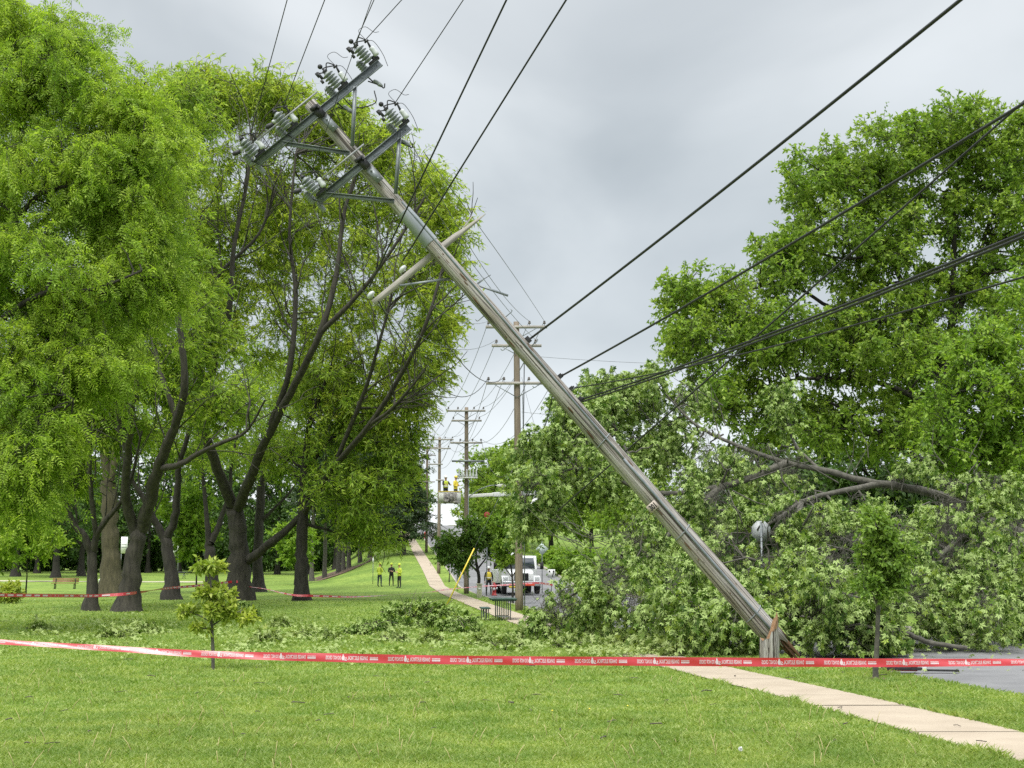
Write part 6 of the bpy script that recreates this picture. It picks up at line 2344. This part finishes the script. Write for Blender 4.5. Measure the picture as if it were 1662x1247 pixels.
def table():
    p = base_of(816, 1005, 48.5)
    r = empty('picnic_table', p, (0, 0, rad(4)))
    tag(r, 'dark green picnic table on many thin legs between lawn and sidewalk', 'table')
    t = MB()
    for k in range(5):
        t.box((-.36 + .18 * k, 0, .74), (.172, 1.75, .045))
    t.build('tabletop', M['green_table'], r, bevel=.006)
    for sy in (-.82, .82):
        MB().box((0, sy, .695), (.84, .05, .05)).build('batten', M['green_table'], r)
    for y in (-.6, -.55, .55, .6):
        for x in (-.22, -.07, .08, .23):
            if abs(y) == .55 and abs(x) < .1:
                continue
            MB().tube([(x, y, -.05), (x, y, .715)], .02, K=8).build('leg', M['grey_leg'], r, smooth=True)
    MB().tube([(-.22, -.6, .13), (.23, -.6, .13)], .018, K=6).tube([(-.22, .6, .13), (.23, .6, .13)], .018, K=6).build('stretcher', M['grey_leg'], r)
    p = base_of(787, 1005, 48.5)
    r = empty('picnic_bench', p, (0, 0, rad(4)))
    tag(r, 'low dark green bench left of the picnic table', 'bench')
    MB().box((-.08, 0, .42), (.155, 1.7, .045)).box((.08, 0, .42), (.155, 1.7, .045)).build('seat', M['green_table'], r, bevel=.006)
    for y in (-.6, .6):
        for x in (-.09, 0, .09):
            MB().tube([(x, y, -.05), (x, y, .40)], .018, K=8).build('leg', M['grey_leg'], r, smooth=True)


table()


def bench():
    p = base_of(105, 957, 112)
    r = empty('park_bench', p, (0, 0, rad(3)))
    tag(r, 'wooden park bench on black legs on the far left lawn', 'bench')
    b = MB()
    for k in range(3):
        b.box((0, .22 + .02 * k, .58 + .115 * k), (2.1, .03, .1))
    b.build('backrest', M['bench_wood'], r)
    b = MB()
    for k in range(3):
        b.box((0, -.2 + .14 * k, .44), (2.1, .125, .04))
    b.build('seat', M['bench_wood'], r)
    for x in (-.78, .78):
        MB().box((x, -.18, .21), (.06, .06, .43)).box((x, .2, .42), (.06, .06, .85)).box((x, 0, .4), (.06, .42, .05)).box((x + .0, -.05, .03), (.07, .5, .05)).build('leg', M['black'], r)


bench()
# small picnic table in the shade far left
p = base_of(290, 945, 160)
r = empty('picnic_table', p)
tag(r, 'small grey picnic table in the shade right of the dark leaning trunk', 'table')
MB().box((0, 0, .74), (1.8, .75, .06)).build('tabletop', M['grey_leg'], r)
for sy in (-.65, .65):
    MB().box((0, sy, .44), (1.8, .28, .05)).build('seat', M['grey_leg'], r)
for sx_ in (-.6, .6):
    MB().beam((sx_, -.55, 0), (sx_, -.15, .7), .06, .06).beam((sx_, .55, 0), (sx_, .15, .7), .06, .06).build('leg', M['grey_leg'], r)
# white boards in the shade
for px, py, hgt, wd, lb in ((200, 885, 1.9, .75, 'white notice board glimpsed between the mossy trunk and the thickest grey trunk'), (284, 890, 1.9, .7, 'white board right of the dark leaning trunk against the shade')):
    Y = 158
    p = base_of(px, 930, Y)
    z = at(px, py, Y)[2] - p[2]
    r = empty('notice_board', p)
    tag(r, lb, 'sign board')
    MB().box((0, 0, z), (wd, .05, hgt)).build('board', M['sign_white'], r)
    MB().box((-wd / 2 + .05, .06, z / 2), (.07, .07, z)).box((wd / 2 - .05, .06, z / 2), (.07, .07, z)).build('post', M['grey_leg'], r)
    if px < 240:
        MB().box((0, -.03, z + .1), (wd * .7, .012, .06)).box((0, -.03, z - .25), (wd * .8, .012, .08)).build('print_band', M['grey_leg'], r)
p = base_of(164, 955, 104)
r = empty('litter_bin', p)
tag(r, 'small white bin left of the mossy brown trunk', 'bin')
MB().lathe([(.17, 0), (.2, .1), (.22, .75), (.24, .78), (.2, .8)], K=14).build('drum', M['sign_white'], r, smooth=True)
MB().lathe([(.205, .78), (.12, .86), (.02, .88)], K=14).build('lid', M['offwhite'], r, smooth=True)

# signs
def sign_post(name, label, px, py, Y, h, r_=.025):
    p = base_of(px, py, Y)
    r = empty(name, p)
    tag(r, label, 'sign')
    MB().box((0, .03, h / 2 - .1), (.05, .03, h + .2)).build('post', M['galv'], r)
    return r


r = sign_post('stop_sign', 'octagonal stop sign seen from its bare back among the fallen branches', 1237, 935, 37.2, 0)
bpy.data.objects.remove(r.children[0])
p = base_of(1237, 935, 37.0)
zt = at(1237, 862, 37.0)[2] - p[2]
r.location = p
MB().box((0, -.035, zt / 2), (.06, .04, zt + .5)).build('post', M['galv'], r)
a = np.linspace(0, 2 * np.pi, 8, endpoint=False) + math.pi / 8
MB().prism([(.275 * math.cos(q), zt + .29 * math.sin(q)) for q in a], .0, .012, axis=1).build('sign_plate', M['sign_back'], r)
MB().prism([(.26 * math.cos(q), zt + .275 * math.sin(q)) for q in a], .0125, .015, axis=1).build('sign_face', M['red'], r)

r = sign_post('lane_sign', 'white sign with two curving black arrows beyond the truck', 895, 964, 85, 1.55)
MB().box((0, 0, 1.32), (.46, .015, .52)).build('sign_plate', M['sign_white'], r)
ar = MB()
for dx in (-.11, .11):
    P = [(dx - .05, -.012, 1.10), (dx - .04, -.012, 1.22), (dx + .02, -.012, 1.32), (dx + .03, -.012, 1.42)] if dx > 0 else [(dx + .04, -.012, 1.10), (dx + .04, -.012, 1.25), (dx, -.012, 1.36), (dx, -.012, 1.42)]
    if dx > 0:
        for q0, q1 in zip(P, P[1:]):
            ar.beam(q0, q1, .05, .006)
    ar.add([(P[-1][0] - .07, -.013, 1.41), (P[-1][0] + .07, -.013, 1.41), (P[-1][0], -.013, 1.53)], [[[0, 1, 2]]])
    ar.box((P[-1][0], -.0125, 1.44), (.09, .004, .09))
ar.build('arrows', M['black'], r)
r = sign_post('warning_sign', 'diamond shaped sign seen from its pale back right of the truck', 880, 962, 93, 3.6)
MB().prism([(.0, 2.45), (.42, 2.87), (.0, 3.29), (-.42, 2.87)], -.0, .014, axis=1).build('sign_plate', M['sign_green'], r)
sign_post('sign_post', 'thin bare grey sign post left of the red hydrant', 790, 965, 82, 2.9)
r = sign_post('sign_post', 'thin grey post with narrow white plate behind the left worker', 605, 948, 112, 2.2)
MB().box((0, 0, 1.95), (.12, .015, .55)).build('sign_plate', M['sign_white'], r)
sign_post('sign_post', 'thin bare post under the round dark street tree', 742, 945, 95, 2.2)
# red signal head half hidden by leaves
p = base_of(790, 930, 110)
zt = at(789, 836, 110)[2] - p[2]
r = empty('round_sign', p)
tag(r, 'round red sign half hidden by leaves below the raised boom', 'sign')
MB().tube([(0, .05, -.1), (0, .05, zt)], .04, K=8).build('post', M['galv_dark'], r)
MB().lathe([(.02, -.03), (.25, -.03), (.26, -.015), (.25, 0), (.02, 0)], o=(0, 0, zt), ax=(0.3, 1, 0), K=8).build('sign_plate', pmat('faded_dark_red', (.17, .018, .012), (.24, .03, .02), scale=4, rough=.7), r)

# broken car trim under the fallen tree
p = gnd(1478, 1083)
p[2] = hz(p[0], p[1]) - .07
r = empty('broken_bumper', p, (0, 0, rad(-14)))
tag(r, 'broken red and black car bumper lying on the road edge under the fallen tree', 'car part')
MB().prism([(-.1, .0), (.1, .02), (.12, .12), (.02, .17), (-.1, .1)], -.75, .12, axis=0).build('bumper_skin', M['red'], r, bevel=.02)
MB().box((-.25, -.13, .05), (.9, .05, .06)).box((.05, -.14, .1), (.1, .06, .16)).build('trim', M['black'], r, bevel=.01)
MB().box((.2, -.1, .09), (.16, .05, .12)).build('lamp', M['lampglass'], r, bevel=.015)
MB().box((.55, 0, .02), (.6, .12, .03)).build('splash_guard', M['black'], r)

# house behind the fallen tree at the right edge
p = at(1720, 930, 84)
p[2] = hz(p[0], p[1])
r = empty('house', p, (0, 0, rad(12)))
tag(r, 'low house with grey shingle roof glimpsed behind the fallen trunk at the right edge', 'house')
MB().box((0, 0, 1.4), (9, 7, 2.8)).build('wall', M['siding'], r)
rf = MB()
rf.prism([(-4.1, 2.75), (0, 5.0), (4.1, 2.75), (4.1, 2.9), (0, 5.2), (-4.1, 2.9)], -5, 5, axis=0)
rfo = rf.build('roof', M['roof'], r)
for x in (-2.6, 1.8):
    wf = MB().box((x, -3.53, 1.6), (1.3, .06, 1.2)).build('window', M['sign_white'], r)
    MB().box((x, -3.57, 1.6), (1.1, .03, 1.0)).build('pane', M['glass'], wf)
d_ = MB().box((-.4, -3.53, 1.05), (1.0, .06, 2.1)).build('door', M['wood_far'], r)
MB().sphere((-.05, -3.6, 1.0), .04).build('handle', M['chrome'], d_)
print('objects', len(bpy.data.objects))
